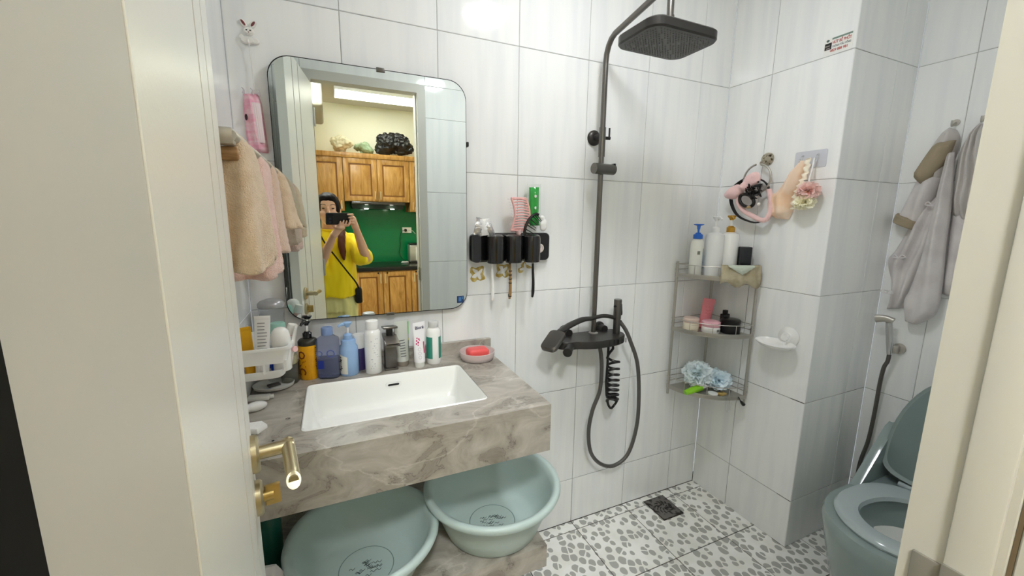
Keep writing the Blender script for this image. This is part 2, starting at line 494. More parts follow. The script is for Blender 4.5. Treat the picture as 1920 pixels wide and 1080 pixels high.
fl = struct('floor')
bm = B(); box(bm, (XL-.06, YF-.14, -.06), (X2+.06, .06, -.0018)); part('grout_bed', bm, GROUTF, fl, smooth=0)
FT = {}
xs_ = joints(XL, X2, -.9, .3); ys_ = [0, -.053, -.359, -.665, -.971, -1.276]
DRX, DRY, DRH = .775, -.102, .061
for i in range(len(xs_)-1):
    for j in range(len(ys_)-1):
        a, b, c, d = xs_[i], xs_[i+1], ys_[j+1], ys_[j]
        if c < -.51 and False: continue
        key = (round(b-a, 3), round(d-c, 3))
        if key not in FT:
            bm = B(); wd, ht = (b-a)/2-.0017, (d-c)/2-.0017
            def rg(i_, z): return [Vector((x*(wd-i_), y*(ht-i_), z)) for x, y in ((-1, -1), (1, -1), (1, 1), (-1, 1))]
            loft(bm, [rg(0, -.008), rg(0, -.001), rg(.001, 0)]); bmesh.ops.recalc_face_normals(bm, faces=bm.faces)
            me = bpy.data.meshes.new('floor_tile'); bm.to_mesh(me); bm.free(); me.materials.append(PEBBLE); FT[key] = me
        o = bpy.data.objects.new('floor_tile', FT[key]); COL.objects.link(o); o.parent = fl
        o.location = ((a+b)/2, (c+d)/2, random.uniform(-.0003, .0003))

ce = struct('ceiling'); bm = B(); box(bm, (XL-.06, YF-.06, ZC), (X2+.06, .06, ZC+.05)); part('ceiling_panel', bm, CEIL, ce, smooth=0)

# door frame
fr = struct('trim_1', 'cream door frame around the bathroom doorway')
def jamb_profile(x, s):   # s=+1 right jamb, -1 left
    return [(x, -1.267), (x+s*.049, -1.267), (x+s*.049, -1.40), (x, -1.40), (x, -1.341), (x+s*.004, -1.338), (x, -1.335)]
bm = B(); prism(bm, jamb_profile(DR, 1), onZ(0), 0, DT+.05); part('jamb', bm, JAMB, fr, smooth=20)
bm = B(); prism(bm, [(DL, -1.267), (DL-.049, -1.267), (DL-.049, -1.3436), (DL, -1.3436)], onZ(0), 0, DT+.05); part('jamb', bm, JAMB, fr, smooth=20)
bm = B(); box(bm, (DL, -1.335, DT), (DR, -1.267, DT+.05)); part('head', bm, JAMB, fr, smooth=20)
# thin stop bead and the dark joint beside it on the right jamb
bm = B(); box(bm, (DR-.006, -1.330, 0), (DR+.001, -1.300, DT), bev=.002); part('stop_bead', bm, JAMB, fr)
bm = B(); box(bm, (DR+.001, -1.3395, 0), (DR+.006, -1.3365, DT)); part('groove', bm, GROOVE, fr)
sp = B(); box(sp, (DR-.0085, -1.330, 1.0), (DR-.0055, -1.300, 1.088), bev=.001); box(sp, (DR-.003, -1.300, 1.0), (DR+.0005, -1.277, 1.082), bev=.001)
so = part('strike_plate', sp, mat('strike_steel', (150, 146, 138), .4, metal=.5), fr)
for z in (1.077, 1.023):
    bm = B(); cyl(bm, (DR-.0095, -1.316, z), (DR-.008, -1.316, z), .0045, n=16); part('screw', bm, mat('dark_screw', (50, 34, 24), .5, metal=.5), so)
bm = B(); box(bm, (DR-.0089, -1.322, 1.035), (DR-.0083, -1.304, 1.062)); part('latch_hole', bm, BLACKM, so)

# open door leaf, hinged on the left jamb
dr = struct('door_1', 'white laminate bathroom door standing open along the left wall')
dr.location = (-.7145, -1.266, .012); dr.rotation_euler = (0, 0, R(98.7))
LEN, THK, LH = .575, .038, 2.125; GX = (.310, .430)
prof = [(0, 0)]
for gx in GX:
    prof += [(gx-.0058, 0), (gx-.0050, .0025), (gx+.0050, .0025), (gx+.0058, 0)]
prof += [(LEN, 0), (LEN, THK), (0, THK)]
bm = B(); prism(bm, prof, onZ(0), 0, LH); part('leaf', bm, DOORW, dr, smooth=20)
for gx in GX:
    bm = B(); box(bm, (gx-.0048, .0010, .001), (gx+.0048, .0026, LH-.001)); part('groove_strip', bm, GROOVE, dr, smooth=0)
for hz in (.25, 1.1, 1.95):
    bm = B(); cyl(bm, (-.004, -.006, hz-.05), (-.004, -.006, hz+.05), .006, n=14); part('hinge', bm, STEEL, dr)
HZ = 1.035; HX = .515
bm = B(); lathe(bm, [(.029, 0), (.029, .007), (.026, .0105)], o=(HX, 0, HZ), axis=(0, -1, 0), n=32); rose = part('rose', bm, BRASS, dr)
bm = B(); cyl(bm, (HX, 0, HZ), (HX, -.058, HZ), .0105, n=24)
lv = part('lever_neck', bm, BRASS, rose)
bm = B()
rings = []
for k in range(9):
    t = k/8; x = HX+.011-t*.104
    rings.append([Vector((x+(.008*math.sin(a) if k == 8 else 0), -.050+math.cos(a)*.0100*(1-.06*t), HZ+math.sin(a)*.0100*(1-.06*t)-.006*t*t)) for a in [2*math.pi*i/20 for i in range(20)]])
loft(bm, rings); lv2 = part('lever', bm, BRASS, rose)
bm = B(); cyl(bm, (HX-.0895, -.050, HZ-.0062), (HX-.0940, -.050, HZ-.0062), .0068, n=18); part('lever_end', bm, mat('dull_brass_core', (150, 136, 96), .6, metal=.5), lv2)
bm = B(); cyl(bm, (HX+.004, -.030, HZ+.0120), (HX+.004, -.030, HZ+.0128), .002); part('set_screw', bm, INK, rose)
bm = B(); lathe(bm, [(.027, 0), (.027, .007), (.024, .010)], o=(HX, 0, HZ-.075), axis=(0, -1, 0), n=32); r2 = part('rose', bm, BRASS, dr)
bm = B(); cyl(bm, (HX, 0, HZ-.075), (HX, -.024, HZ-.075), .009, n=16); box(bm, (HX-.004, -.034, HZ-.092), (HX+.004, -.012, HZ-.058), bev=.002); part('thumb_turn', bm, BRASSD, r2)

# black panel outside, left of the door frame
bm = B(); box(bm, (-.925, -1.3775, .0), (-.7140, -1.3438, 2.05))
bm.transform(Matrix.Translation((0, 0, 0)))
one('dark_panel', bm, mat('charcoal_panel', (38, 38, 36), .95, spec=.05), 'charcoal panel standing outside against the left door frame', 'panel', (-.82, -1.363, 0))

# ------------------------------------------------------------------ ceiling lamp
t = thing('ceiling_lamp', 'round flush ceiling lamp over the bathroom', 'lamp', (.105, -.655, ZC))
bm = B(); lathe(bm, [(.135, -.006), (.138, -.002), (.138, 0)], n=48); part('base', bm, WHITEP, t)
bm = B(); lathe(bm, [(.02, -.036), (.07, -.034), (.088, -.026), (.095, -.012), (.095, -.004)], n=48); part('diffuser', bm, mat('lamp_glow', (250, 252, 255), .4, emit=LAMP_BATH), t)

# ------------------------------------------------------------------ vanity
CZ = .905; CXR, CYF = -.129, -.525
SX0, SX1, SY0, SY1 = -.755, -.275, -.428, -.132     # sink opening
cx, cy = (SX0+SX1)/2, (SY0+SY1)/2; sw, sh = SX1-SX0, SY1-SY0
va = thing('vanity_counter', 'grey veined stone vanity counter with deep apron under the mirror', 'counter', (-.5, -.26, .765))
def slab_with_hole(bm, x0, x1, y0, y1, z0, z1, hole):
    out = [(x0, y0), (x1, y0), (x1, y1), (x0, y1)]
    n = len(hole); vt = {}
    for z in (z0, z1):
        vt[z] = ([bm.verts.new((a, b, z)) for a, b in out], [bm.verts.new((a, b, z)) for a, b in hole])
    for z in (z0, z1):
        o, h = vt[z]
        ed = [bm.edges.new((o[i], o[(i+1) % 4])) for i in range(4)]+[bm.edges.new((h[i], h[(i+1) % n])) for i in range(n)]
        bmesh.ops.triangle_fill(bm, edges=ed, use_beauty=True)
    for k, m_ in ((0, 4), (1, n)):
        for i in range(m_):
            a, b = vt[z0][k], vt[z1][k]
            bm.faces.new((a[i], a[(i+1) % m_], b[(i+1) % m_], b[i]))
    return bm
hole = [(cx+a, cy+b) for a, b in rrect(sw, sh, .018, 4)]
bm = B(); slab_with_hole(bm, XL+.002, CXR, CYF, -.002, CZ-.02, CZ, hole); part('worktop', bm, STONE, va, True, smooth=20)
bm = B(); box(bm, (XL+.002, CYF, .766), (CXR, CYF+.02, CZ-.0202)); part('apron', bm, STONE, va, True, smooth=0)
bm = B(); box(bm, (CXR-.02, CYF+.0202, .766), (CXR, -.002, CZ-.0202)); part('apron', bm, STONE, va, True, smooth=0)
bm = B(); box(bm, (XL+.002, -.020, CZ+.0002), (-.115, -.002, CZ+.046), bev=.001); one('stone_upstand', bm, STONE, 'low grey stone strip along the wall behind the counter', 'upstand', (-.5, -.011, CZ+.0002), smooth=20)
# small dark mark and the dried white splash on the stone
bm = B(); cyl(bm, (-.787, -.341, CZ), (-.787, -.341, CZ+.0003), .006, n=14); part('drill_mark', bm, mat('dark_mark', (52, 48, 46), .6, var=((150, 145, 140), 300., .45, .5)), va, True)
# sink bowl
sk = thing('sink_basin', 'white rectangular sink set into the stone vanity', 'sink', (cx, cy, .79))
bm = B(); rings = []
for wv, hv, rv, z in ((sw+.004, sh+.004, .02, CZ-.0215), (sw-.002, sh-.002, .017, CZ-.0005), (sw-.008, sh-.008, .016, CZ+.0018), (sw-.014, sh-.014, .016, CZ-.002), (sw-.03, sh-.026, .02, CZ-.06), (sw-.05, sh-.045, .03, CZ-.098), (sw-.075, sh-.07, .04, CZ-.110)):
    rings.append([Vector((cx+a, cy+b, z)) for a, b in rrect(wv, hv, rv, 5)])
rings.append([Vector((cx+a*.25, cy+b*.25, CZ-.114)) for a, b in rrect(sw-.075, sh-.07, .04, 5)])
loft(bm, rings[1:], cap=False); vsr = bm.verts[:] ; bm.verts.ensure_lookup_table()
bm.faces.new([bm.verts[i] for i in range(len(bm.verts)-len(rings[0]), len(bm.verts))])
# outer shell so the bowl has thickness
outr = [[Vector((cx+a, cy+b, z)) for a, b in rrect(wv, hv, rv, 5)] for wv, hv, rv, z in ((sw-.002, sh-.002, .017, CZ-.0005), (sw-.004, sh-.004, .02, CZ-.06), (sw-.03, sh-.03, .04, CZ-.125))]
loft(bm, outr, cap=False); bm.verts.ensure_lookup_table()
bm.faces.new([bm.verts[i] for i in range(len(bm.verts)-len(rings[0]), len(bm.verts))])
part('bowl', bm, CERAM, sk, True, smooth=35)
bm = B(); rr = rrect(.050, .021, .010, 5); ri = rrect(.036, .0085, .0042, 5)
yo = SY1-.0115
tl = R(14)
ovm = lambda a, b, d: Vector((-.502+a, yo-d-b*.25, CZ-.032+b))
loft(bm, [[ovm(a, b, 0) for a, b in rr], [ovm(a, b, .003) for a, b in rr], [ovm(a, b, .003) for a, b in ri], [ovm(a, b, 0) for a, b in ri]], cap=False, loop=True)
part('overflow_ring', bm, WHITEG, sk, True)
bm = B(); prism(bm, ri, ovm, -.004, .0008); part('overflow_slot', bm, BLACKM, sk, True)
bm = B(); lathe(bm, [(.026, 0), (.026, .003), (.022, .005)], o=(cx+.0, cy, CZ-.1143), n=28); part('drain_cover', bm, CERAM, sk, True)
# lower shelf
sh_ = thing('vanity_shelf', 'lower grey stone shelf under the vanity, holding the basins', 'shelf', (-.5, -.26, .388))
bm = B(); box(bm, (XL+.002, CYF, .440), (CXR, -.002, .460), bev=.0008); part('top', bm, STONE, sh_, True, smooth=0)
bm = B(); box(bm, (XL+.002, CYF, .388), (CXR, CYF+.02, .4398), bev=.0008); part('front_panel', bm, STONE, sh_, True, smooth=0)
bm = B(); box(bm, (CXR-.02, CYF+.0202, .388), (CXR, -.002, .4398), bev=.0008); part('side_panel', bm, STONE, sh_, True, smooth=0)

# wash basins
def wash_basin(c, Rm, H, tilt, label):
    t = thing('wash_basin', label, 'basin', c, tilt, 'mint wash basins under the vanity')
    rb = Rm*.70
    p = [(rb*.96, 0), (rb, .006), (rb+.3*(Rm-rb), H*.35), (Rm-.018, H-.020), (Rm-.013, H-.018), (Rm+.001, H-.017), (Rm+.005, H-.008), (Rm+.002, H+.001), (Rm-.007, H+.003), (Rm-.016, H-.001),
         (Rm-.024, H-.022), (rb+.33*(Rm-rb)-.004, H*.36), (rb-.004, .020), (rb-.018, .0075), (rb*.5, .0055)]
    bm = B(); lathe(bm, p, n=72); part('bowl', bm, MINT, t, smooth=60)
    g = B(); lathe(g, [(.070, .0056), (.0708, .0062), (.0716, .0062), (.0724, .0056)], n=48, cap=False); part('moulded_ring', g, mat('mint_relief', (120, 142, 140), .5), t)
    DK = mat('dark_mint_print', (52, 66, 66), .5)
    random.seed(int(abs(c[0])*1000))
    for k in range(26):                # small illegible moulded marks in the base
        bm = B(); a0 = random.uniform(0, 6.28); rr_ = random.uniform(.004, .040); x0, y0 = rr_*math.cos(a0), rr_*math.sin(a0)*.8
        tube(bm, [(x0-.007, y0, .0062), (x0-.002, y0+.003, .0062), (x0+.002, y0-.003, .0062), (x0+.008, y0+.002, .0062)], .0006, n=5, smooth=4)
        part('moulded_mark', bm, DK, t)
    return t
wash_basin((-.245, -.376, .4605), .206, .147, (0, 0, 0), 'mint basin at the right end of the lower shelf, lit inside')
wash_basin((-.624, -.402, .4605), .192, .122, (0, 0, 0), 'mint basin in shadow on the left of the lower shelf')

# ------------------------------------------------------------------ mirror
MX0, MX1, MZ0, MZ1 = -.800, -.211, 1.082, 1.866
mi = thing('wall_mirror', 'rounded rectangular wall mirror above the vanity', 'mirror', ((MX0+MX1)/2, -.015, MZ0))
ol = [((MX0+MX1)/2+a, (MZ0+MZ1)/2+b) for a, b in rrect(MX1-MX0, MZ1-MZ0, .062, 10)]
ol2 = [((MX0+MX1)/2+a*.992, (MZ0+MZ1)/2+b*.992) for a, b in rrect(MX1-MX0, MZ1-MZ0, .062, 10)]
bm = B(); prism(bm, ol, onY(0), .001, .0275); part('backing', bm, BLACKM, mi, True)
bm = B(); prism(bm, ol2, onY(0), .0275, .030); part('glass', bm, mat('mirror_silver', (226, 232, 228), 0.0, metal=1.), mi, True, smooth=20)
bm = B(); box(bm, (-.502, -.033, MZ1-.010), (-.476, -.0, MZ1+.003), bev=.001); part('clip', bm, GUN, mi, True)
bm = B(); box(bm, (-.502, -.033, MZ0-.003), (-.476, -.0, MZ0+.006), bev=.001); part('clip', bm, GUN, mi, True)
bm = B(); box(bm, (-.252, -.0306, 1.103), (-.226, -.0301, 1.129)); stk = part('sticker', bm, mat('blue_sticker', (28, 52, 96), .5), mi, True, smooth=0)
bm = B(); box(bm, (-.246, -.0309, 1.109), (-.236, -.0306, 1.124)); box(bm, (-.233, -.0309, 1.116), (-.229, -.0306, 1.126)); part('print', bm, mat('sticker_print', (70, 120, 170), .5), stk, True, smooth=0)
bm = B(); box(bm, (-.2115, -.034, 1.655), (-.203, -.012, 1.672), bev=.003); part('clip', bm, GUND, mi, True)

# ------------------------------------------------------------------ faucet
fa = thing('faucet', 'gunmetal waterfall faucet behind the sink', 'faucet', (-.500, -.070, CZ))
bm = B(); box(bm, (-.022, -.030, 0), (.022, .024, .006), bev=.002); part('base', bm, GUN, fa)
bm = B(); box(bm, (-.0185, -.024, .006), (.0185, .020, .112), bev=.002); part('column', bm, GUN, fa)
rt = Matrix.Rotation(R(6), 3, 'X')
bm = B(); box(bm, (-.023, -.088, .104), (.023, .022, .112), bev=.0015, rot=rt); sp = part('spout', bm, GUN, fa)
bm = B(); box(bm, (-.0205, -.088, .1125), (.0205, -.020, .1140), rot=rt); part('spout_channel', bm, mat('spout_inner', (186, 178, 170), .3, metal=.8), sp)
bm = B(); cyl(bm, (0, 0, .11), (0, 0, .142), .011); part('valve_stem', bm, GUND, fa)
bm = B(); box(bm, (-.023, -.042, .140), (.023, .030, .147), bev=.002, rot=Matrix.Rotation(R(-10), 3, 'X')); part('handle', bm, GUN, fa)

# ------------------------------------------------------------------ bottles on the counter
def pump(parent, z, col, s=1., stem=None, lean=(-.5, -.85), name='pump'):
    """lotion pump: collar, stem and nozzle head"""
    bm = B(); lathe(bm, [(.0135*s, z), (.0140*s, z+.002), (.0140*s, z+.018*s), (.010*s, z+.021*s), (.0075*s, z+.024*s)], n=24); c = part('collar', bm, col, parent)
    bm = B(); cyl(bm, (0, 0, z+.022*s), (0, 0, z+.046*s), .0042*s, n=14); part('stem', bm, stem or col, c)
    h = z+.044*s; bm = B()
    lathe(bm, [(.006*s, h), (.0075*s, h+.004*s), (.014*s, h+.013*s), (.0145*s, h+.0155*s), (.012*s, h+.0175*s)], n=24)
    dx, dy = lean; l = math.hypot(dx, dy); dx /= l; dy /= l
    tube(bm, [(0, 0, h+.012*s), (dx*.014*s, dy*.014*s, h+.012*s), (dx*.026*s, dy*.026*s, h+.010*s), (dx*.030*s, dy*.030*s, h+.005*s)], [.0055*s, .0055*s, .0045*s, .0036*s], n=10)
    part('nozzle_head', bm, col, c)
    return c

TOCAM = lambda x, y: Vector((CAM.x-x, CAM.y-y, 0)).normalized()
def label_on(parent, s, size, r, z, m, px, py, turn=0, vertical=False, xs=1., bold=0):
    """lettering bent round a bottle of radius r, facing the doorway and turned by turn degrees"""
    n = Matrix.Rotation(R(turn), 3, 'Z') @ TOCAM(px, py)
    rx = Vector((-n.y, n.x, 0)); up = Vector((0, 0, 1))
    ax, ay = (rx, up) if not vertical else (-up, rx)
    if vertical == 2: ax, ay = up, -rx
    return lettering(s, size, parent, m, n*(r+.0003)+up*z, ax, ay, radius=r, xs=xs, bold=bold)

def ink_bars(parent, r, px, py, turn, z0, z1, width, n, m):
    """a column of small print too blurred to read: short bars bent round the bottle"""
    c = Matrix.Rotation(R(turn), 3, 'Z') @ TOCAM(px, py); a0 = math.atan2(c.y, c.x); bm = B(); rs = random.Random(int(z1*1e4)+n)
    for k in range(n):
        za = z0+(z1-z0)*k/n; zb = za+(z1-z0)/n*rs.uniform(.35, .8); w_ = width/r*rs.uniform(.45, 1)/2; sh_ = width/r*rs.uniform(-.2, .2)
        loft(bm, [[Vector((math.cos(a0+q)*(r+.0004), math.sin(a0+q)*(r+.0004), z)) for q in (sh_-w_, sh_, sh_+w_)] for z in (za, zb)], cap=False, closed=False)
    return part('printed_marks', bm, m, parent, smooth=0)

AMB = mat('amber_bottle', (222, 158, 12), .3, var=((240, 176, 20), 20., .4, .6)); OLIVE = mat('olive_black', (48, 46, 36), .4)
x, y = -.747, -.062
t = thing('pump_bottle', 'orange-yellow bottle with a black pump, leftmost tall bottle on the vanity', 'bottle', (x, y, CZ))
bm = B(); lathe(bm, [(.026, 0), (.0285, .003), (.0285, .108), (.0280, .110)], n=36); part('body', bm, AMB, t)
bm = B(); lathe(bm, [(.0285, .110), (.0285, .121), (.024, .127), (.014, .130)], n=36); part('shoulder', bm, OLIVE, t)
pump(t, .129, BLACKP, .95, mat('pale_stem', (225, 225, 225), .4))
label_on(t, 'ONC', .034, .0285, .056, mat('rust_print', (120, 52, 10), .6), x, y, -48, True, xs=1.0, bold=.0006)
ink_bars(t, .0285, x, y, 44, .03, .105, .006, 12, mat('rust_print', (120, 52, 10), .6))

BLUEC = mat('clear_blue_plastic', (206, 214, 240), .08, trans=.9, ior=1.18); BLUECAP = mat('cornflower_cap', (140, 166, 214), .25, trans=.2)
x, y = -.690, -.078
t = thing('toner_bottle', 'transparent blue bottle half full of liquid with a round cap', 'bottle', (x, y, CZ))
bm = B(); rg = []
for wv, z in ((.060, 0), (.066, .004), (.066, .118), (.062, .128), (.036, .137), (.030, .139)):
    rg.append([Vector((a, b, z)) for a, b in rrect(wv, wv*.72, min(.016, wv*.3), 5)])
loft(bm, rg); bm.transform(Matrix.Rotation(R(-20), 4, 'Z')); part('body', bm, BLUEC, t, smooth=50)
bm = B(); rg = [[Vector((a, b, z)) for a, b in rrect(.060, .060*.68, .014, 5)] for z in (.004, .066)]
loft(bm, rg); bm.transform(Matrix.Rotation(R(-20), 4, 'Z')); part('liquid', bm, mat('blue_liquid', (186, 196, 232), .05, trans=.85, ior=1.2), t)
bm = B(); lathe(bm, [(.017, .139), (.017, .160), (.0155, .163)], n=30); part('cap', bm, BLUECAP, t)
for tx, s, sz in ((-46, 'O', .026), (34, 'O', .036)):
    n = Matrix.Rotation(R(-20), 3, 'Z') @ Vector((-.25 if tx < 0 else .5, -1, 0)).normalized()
    n = Matrix.Rotation(R(-20), 3, 'Z') @ Vector((0, -1, 0)); rx = Vector((-n.y, n.x, 0))
    lettering(s, sz, t, mat('blue_print', (92, 108, 178), .5), n*.0240+rx*(-.018 if tx < 0 else .016)+Vector((0, 0, .082)), rx, (0, 0, 1))
n = Matrix.Rotation(R(-20), 3, 'Z') @ Vector((0, -1, 0)); rx = Vector((-n.y, n.x, 0))
bm = B(); box(bm, (-.026, -.0242, .034), (-.006, -.0239, .060)); bm.transform(Matrix.Rotation(R(-20), 4, 'Z')); part('blue_label', bm, mat('royal_blue_print', (34, 56, 150), .5), t)

SKY = mat('pale_blue_plastic', (150, 184, 226), .25, coat=.2)
x, y = -.630, -.076
t = thing('pump_bottle', 'pale blue pump bottle with a white side label', 'bottle', (x, y, CZ))
bm = B(); lathe(bm, [(.027, 0), (.0295, .004), (.0295, .080), (.028, .092), (.0225, .101), (.0225, .112), (.021, .116), (.012, .118)], n=36); part('body', bm, SKY, t)
pump(t, .114, SKY, .98, mat('pale_stem', (225, 225, 225), .4), (-.9, -.4))
bm = B()
for k in range(7):
    a = R(195+k*9); b2 = R(195+(k+1)*9)
    pts = [(.0298, a), (.0298, b2)]
    vv = [bm.verts.new((math.cos(q)*.0298, math.sin(q)*.0298, z)) for q, z in ((a, .008), (b2, .008), (b2, .074-.010*(k/6)), (a, .074-.010*max(0, (k-1))/6))]
    bm.faces.new(vv)
lb = part('side_label', bm, mat('paper_label', (226, 226, 218), .5), t)
ink_bars(t, .0300, x, y, -56, .020, .068, .010, 9, INK)

x, y = -.596, -.045
t = thing('small_bottle', 'small violet bottle with a white cap between the blue pump and the white can', 'bottle', (x, y, CZ))
bm = B(); lathe(bm, [(.018, 0), (.0195, .002), (.0195, .076)], n=28); part('body', bm, mat('violet_plastic', (74, 62, 118), .25), t)
bm = B(); lathe(bm, [(.0198, .0762), (.0198, .118), (.0185, .121)], n=28); part('cap', bm, WHITEP, t)

x, y = -.556, -.090
t = thing('spray_can', 'tall white spray can with faint grey print beside the faucet', 'bottle', (x, y, CZ))
bm = B(); lathe(bm, [(.0245, 0), (.0265, .003), (.0265, .130), (.025, .140), (.0195, .147)], n=36); part('body', bm, WHITEG, t)
bm = B(); lathe(bm, [(.0200, .1472), (.0205, .149), (.0205, .170), (.019, .175), (.012, .177)], n=30); part('cap', bm, WHITEP, t)
GREYPR = mat('grey_print', (168, 168, 172), .6)
random.seed(3)
for k in range(14):
    nn = R(random.uniform(-125, -70)); z = .02+k*.0075; bm = B(); wv = random.uniform(.15, .5)
    vv = [bm.verts.new((math.cos(q)*.0267, math.sin(q)*.0267, zz)) for q, zz in ((nn, z), (nn+wv, z), (nn+wv, z+.002), (nn, z+.002))]
    bm.faces.new(vv); part('printed_line', bm, GREYPR, t)

def squeeze_tube(name, label, x, y, r_cap, h_cap, w_top, h, body, capm, turn=0, lean=0):
    t = thing(name, label, 'tube', (x, y, CZ), (0, R(lean), R(turn)))
    bm = B(); lathe(bm, [(r_cap*.92, 0), (r_cap, .002), (r_cap, h_cap)], n=28); part('cap', bm, capm, t)
    bm = B(); rg = []
    for k in range(11):
        s = k/10; z = h_cap+.0003+(h-h_cap)*s
        rx_ = r_cap*1.12*(1-s)+w_top/2*s; ry_ = r_cap*1.12*(1-s)+.0012*s
        if s > .92: ry_ = .0012
        rg.append([Vector((math.cos(2*math.pi*i/28)*rx_, math.sin(2*math.pi*i/28)*ry_, z)) for i in range(28)])
    loft(bm, rg); b_ = part('body', bm, body, t)
    return t
PEARL = mat('milky_tube', (222, 226, 218), .25, trans=.25); TAUPE = mat('taupe_cap', (150, 140, 128), .35)
t = squeeze_tube('squeeze_tube', 'milky tube with green edge and taupe cap, beside the faucet', -.459, -.060, .021, .018, .056, .158, PEARL, TAUPE, 20)
bm = B()
for z0, z1, m_, nm in ((.020, .046, (124, 196, 116), 'pale_green_panel'), (.046, .086, (46, 98, 40), 'dark_green_panel'), (.086, .094, (212, 214, 70), 'yellow_band'), (.108, .152, (120, 204, 104), 'leaf_green_panel')):
    bm = B(); rows = []
    for k in range(5):
        z = z0+(z1-z0)*k/4; s = (z-.0183)/(.158-.0183)
        rx_ = .0235*(1-s)+.028*s; ry_ = .0235*(1-s)+.0012*s
        rows.append([Vector((math.cos(q)*(rx_+.0005), math.sin(q)*(ry_+.0005), z)) for q in [R(a) for a in (-40, -25, -10, 5)]])
    loft(bm, rows, cap=False, closed=False); part(nm, bm, mat(nm, m_, .4), t)
for k in range(7):
    z = .036+.009*k; s = (z-.0183)/(.158-.0183); ry_ = .0235*(1-s)+.0012*s
    bm = B(); rx_ = .0235*(1-s)+.028*s
    rows = [[Vector((math.cos(q)*(rx_+.0005), math.sin(q)*(ry_+.0005), z+dz)) for q in [R(a) for a in (-125, -110, -95, -80)]] for dz in (0, .003)]
    loft(bm, rows, cap=False, closed=False); part('printed_line', bm, mat('dark_print', (96, 98, 96), .6), t)

t = squeeze_tube('squeeze_tube', 'white tube with blue lettering and pink flower print, upside down on its cap', -.407, -.100, .0165, .019, .048, .157, mat('white_tube', (242, 240, 242), .3), mat('pearl_cap', (226, 228, 222), .3), 20)
# print sits on the front face of the tapering tube
def on_tube(z, u, rc=.0165, hc=.019, wt=.048, h=.157):
    s = (z-hc)/(h-hc); rx_ = rc*1.12*(1-s)+wt/2*s; ry_ = rc*1.12*(1-s)+.0012*s
    u = max(-.98, min(.98, u/rx_)); return Vector((u*rx_, -math.sqrt(1-u*u)*ry_-.0006, z))
def tube_text(s, size, z, u, m_, vertical=False, bold=0, **kw):
    o = lettering(s, size, t, m_, (0, 0, 0), (1, 0, 0), (0, 1, 0), bold=bold)
    for v in o.data.vertices:
        a, b = (v.co.x, v.co.y) if not vertical else (v.co.y, -v.co.x)
        v.co = on_tube(z+b, u+a, **kw)+Vector((0, -.0002, 0))
    return o
tube_text('Bioré', .0150, .139, 0, mat('navy_print', (54, 58, 104), .5), bold=.0003)
PINKP = mat('magenta_print', (206, 40, 108), .5)
for (u, z, rr_) in ((-.012, .105, .0028), (-.006, .101, .0034), (-.014, .096, .003), (-.009, .090, .0036), (-.015, .086, .003), (-.010, .081, .0025), (-.004, .097, .002)):
    bm = B(); vv = [bm.verts.new(on_tube(z+rr_*math.sin(a), u+rr_*.8*math.cos(a))+Vector((0, -.0002, 0))) for a in [2*math.pi*i/9 for i in range(9)]]
    bm.faces.new(vv); part('petal_print', bm, PINKP, t)
bm = B(); rows = [[on_tube(z, u)+Vector((0, -.0002, 0)) for u in (.009, .0115, .014)] for z in (.050, .062, .076, .090)]
loft(bm, rows, cap=False, closed=False); part('pink_bar', bm, PINKP, t)
for k in range(3):
    bm = B(); zz = .066-.014*k; pts = [on_tube(zz+.005*math.sin(a), -.006+.005*math.cos(a)) for a in [2*math.pi*i/14 for i in range(14)]]
    tube(bm, pts, .0004, n=4, cyclic=True); part('ring_print', bm, mat('mauve_print', (178, 160, 170), .6), t)

x, y = -.352, -.075
t = thing('talc_bottle', 'white bottle with teal side panels, rightmost of the row behind the sink', 'bottle', (x, y, CZ))
bm = B(); lathe(bm, [(.0235, 0), (.0255, .004), (.0255, .112), (.023, .122), (.0185, .127), (.0185, .130)], n=36); part('body', bm, WHITEG, t)
bm = B(); lathe(bm, [(.0180, .130), (.0185, .131), (.0178, .149), (.016, .151)], n=30); part('cap', bm, mat('grey_white_cap', (206, 206, 204), .4), t)
for a0, a1 in ((-178, -112), (-62, 0)):
    bm = B(); rows = [[Vector((math.cos(R(q))*.0258, math.sin(R(q))*.0258, z)) for q in [a0+(a1-a0)*k/6 for k in range(7)]] for z in (.020, .098)]
    loft(bm, rows, cap=False, closed=False); part('teal_panel', bm, mat('teal_print', (52, 146, 126), .4), t)
x, y = -.801, -.084
t = thing('glass_jar', 'small clear jar with a pale olive lid behind the orange bottle', 'jar', (x, y, CZ))
bm = B(); lathe(bm, [(.022, 0), (.024, .003), (.024, .058), (.022, .062), (.0205, .062), (.0218, .058), (.0218, .006), (.016, .004)], n=32); part('glass', bm, mat('grey_clear_glass', (206, 208, 200), .06, trans=.9, ior=1.25), t)
bm = B(); lathe(bm, [(.0235, .0625), (.0245, .064), (.0245, .084), (.023, .087)], n=32); part('lid', bm, mat('pale_olive', (196, 192, 156), .4, trans=.3), t)

# soap dish with pink soap
t = thing('soap_dish', 'round clear soap dish on the right end of the vanity', 'soap dish', (-.197, -.095, CZ))
bm = B(); lathe(bm, [(.050, 0), (.058, .002), (.063, .014), (.064, .030), (.0625, .031), (.061, .030), (.058, .016), (.05, .007)], n=44); part('dish', bm, mat('pinkish_clear_plastic', (244, 232, 230), .15, trans=.45, ior=1.2), t)
bm = B(); lathe(bm, [(.049, .0005), (.0585, .0015), (.0585, .0025)], n=44, cap=False); part('foot_ring', bm, mat('dull_rim', (120, 104, 100), .5), t)
bm = B(); box(bm, (-.236, -.123, CZ+.0085), (-.158, -.070, CZ+.041), bev=.012, seg=4)
one('soap_bar', bm, mat('pink_soap', (232, 92, 92), .35, sss=.1), 'coral pink soap bar lying in the clear dish', 'soap', (-.197, -.095, CZ+.0085))

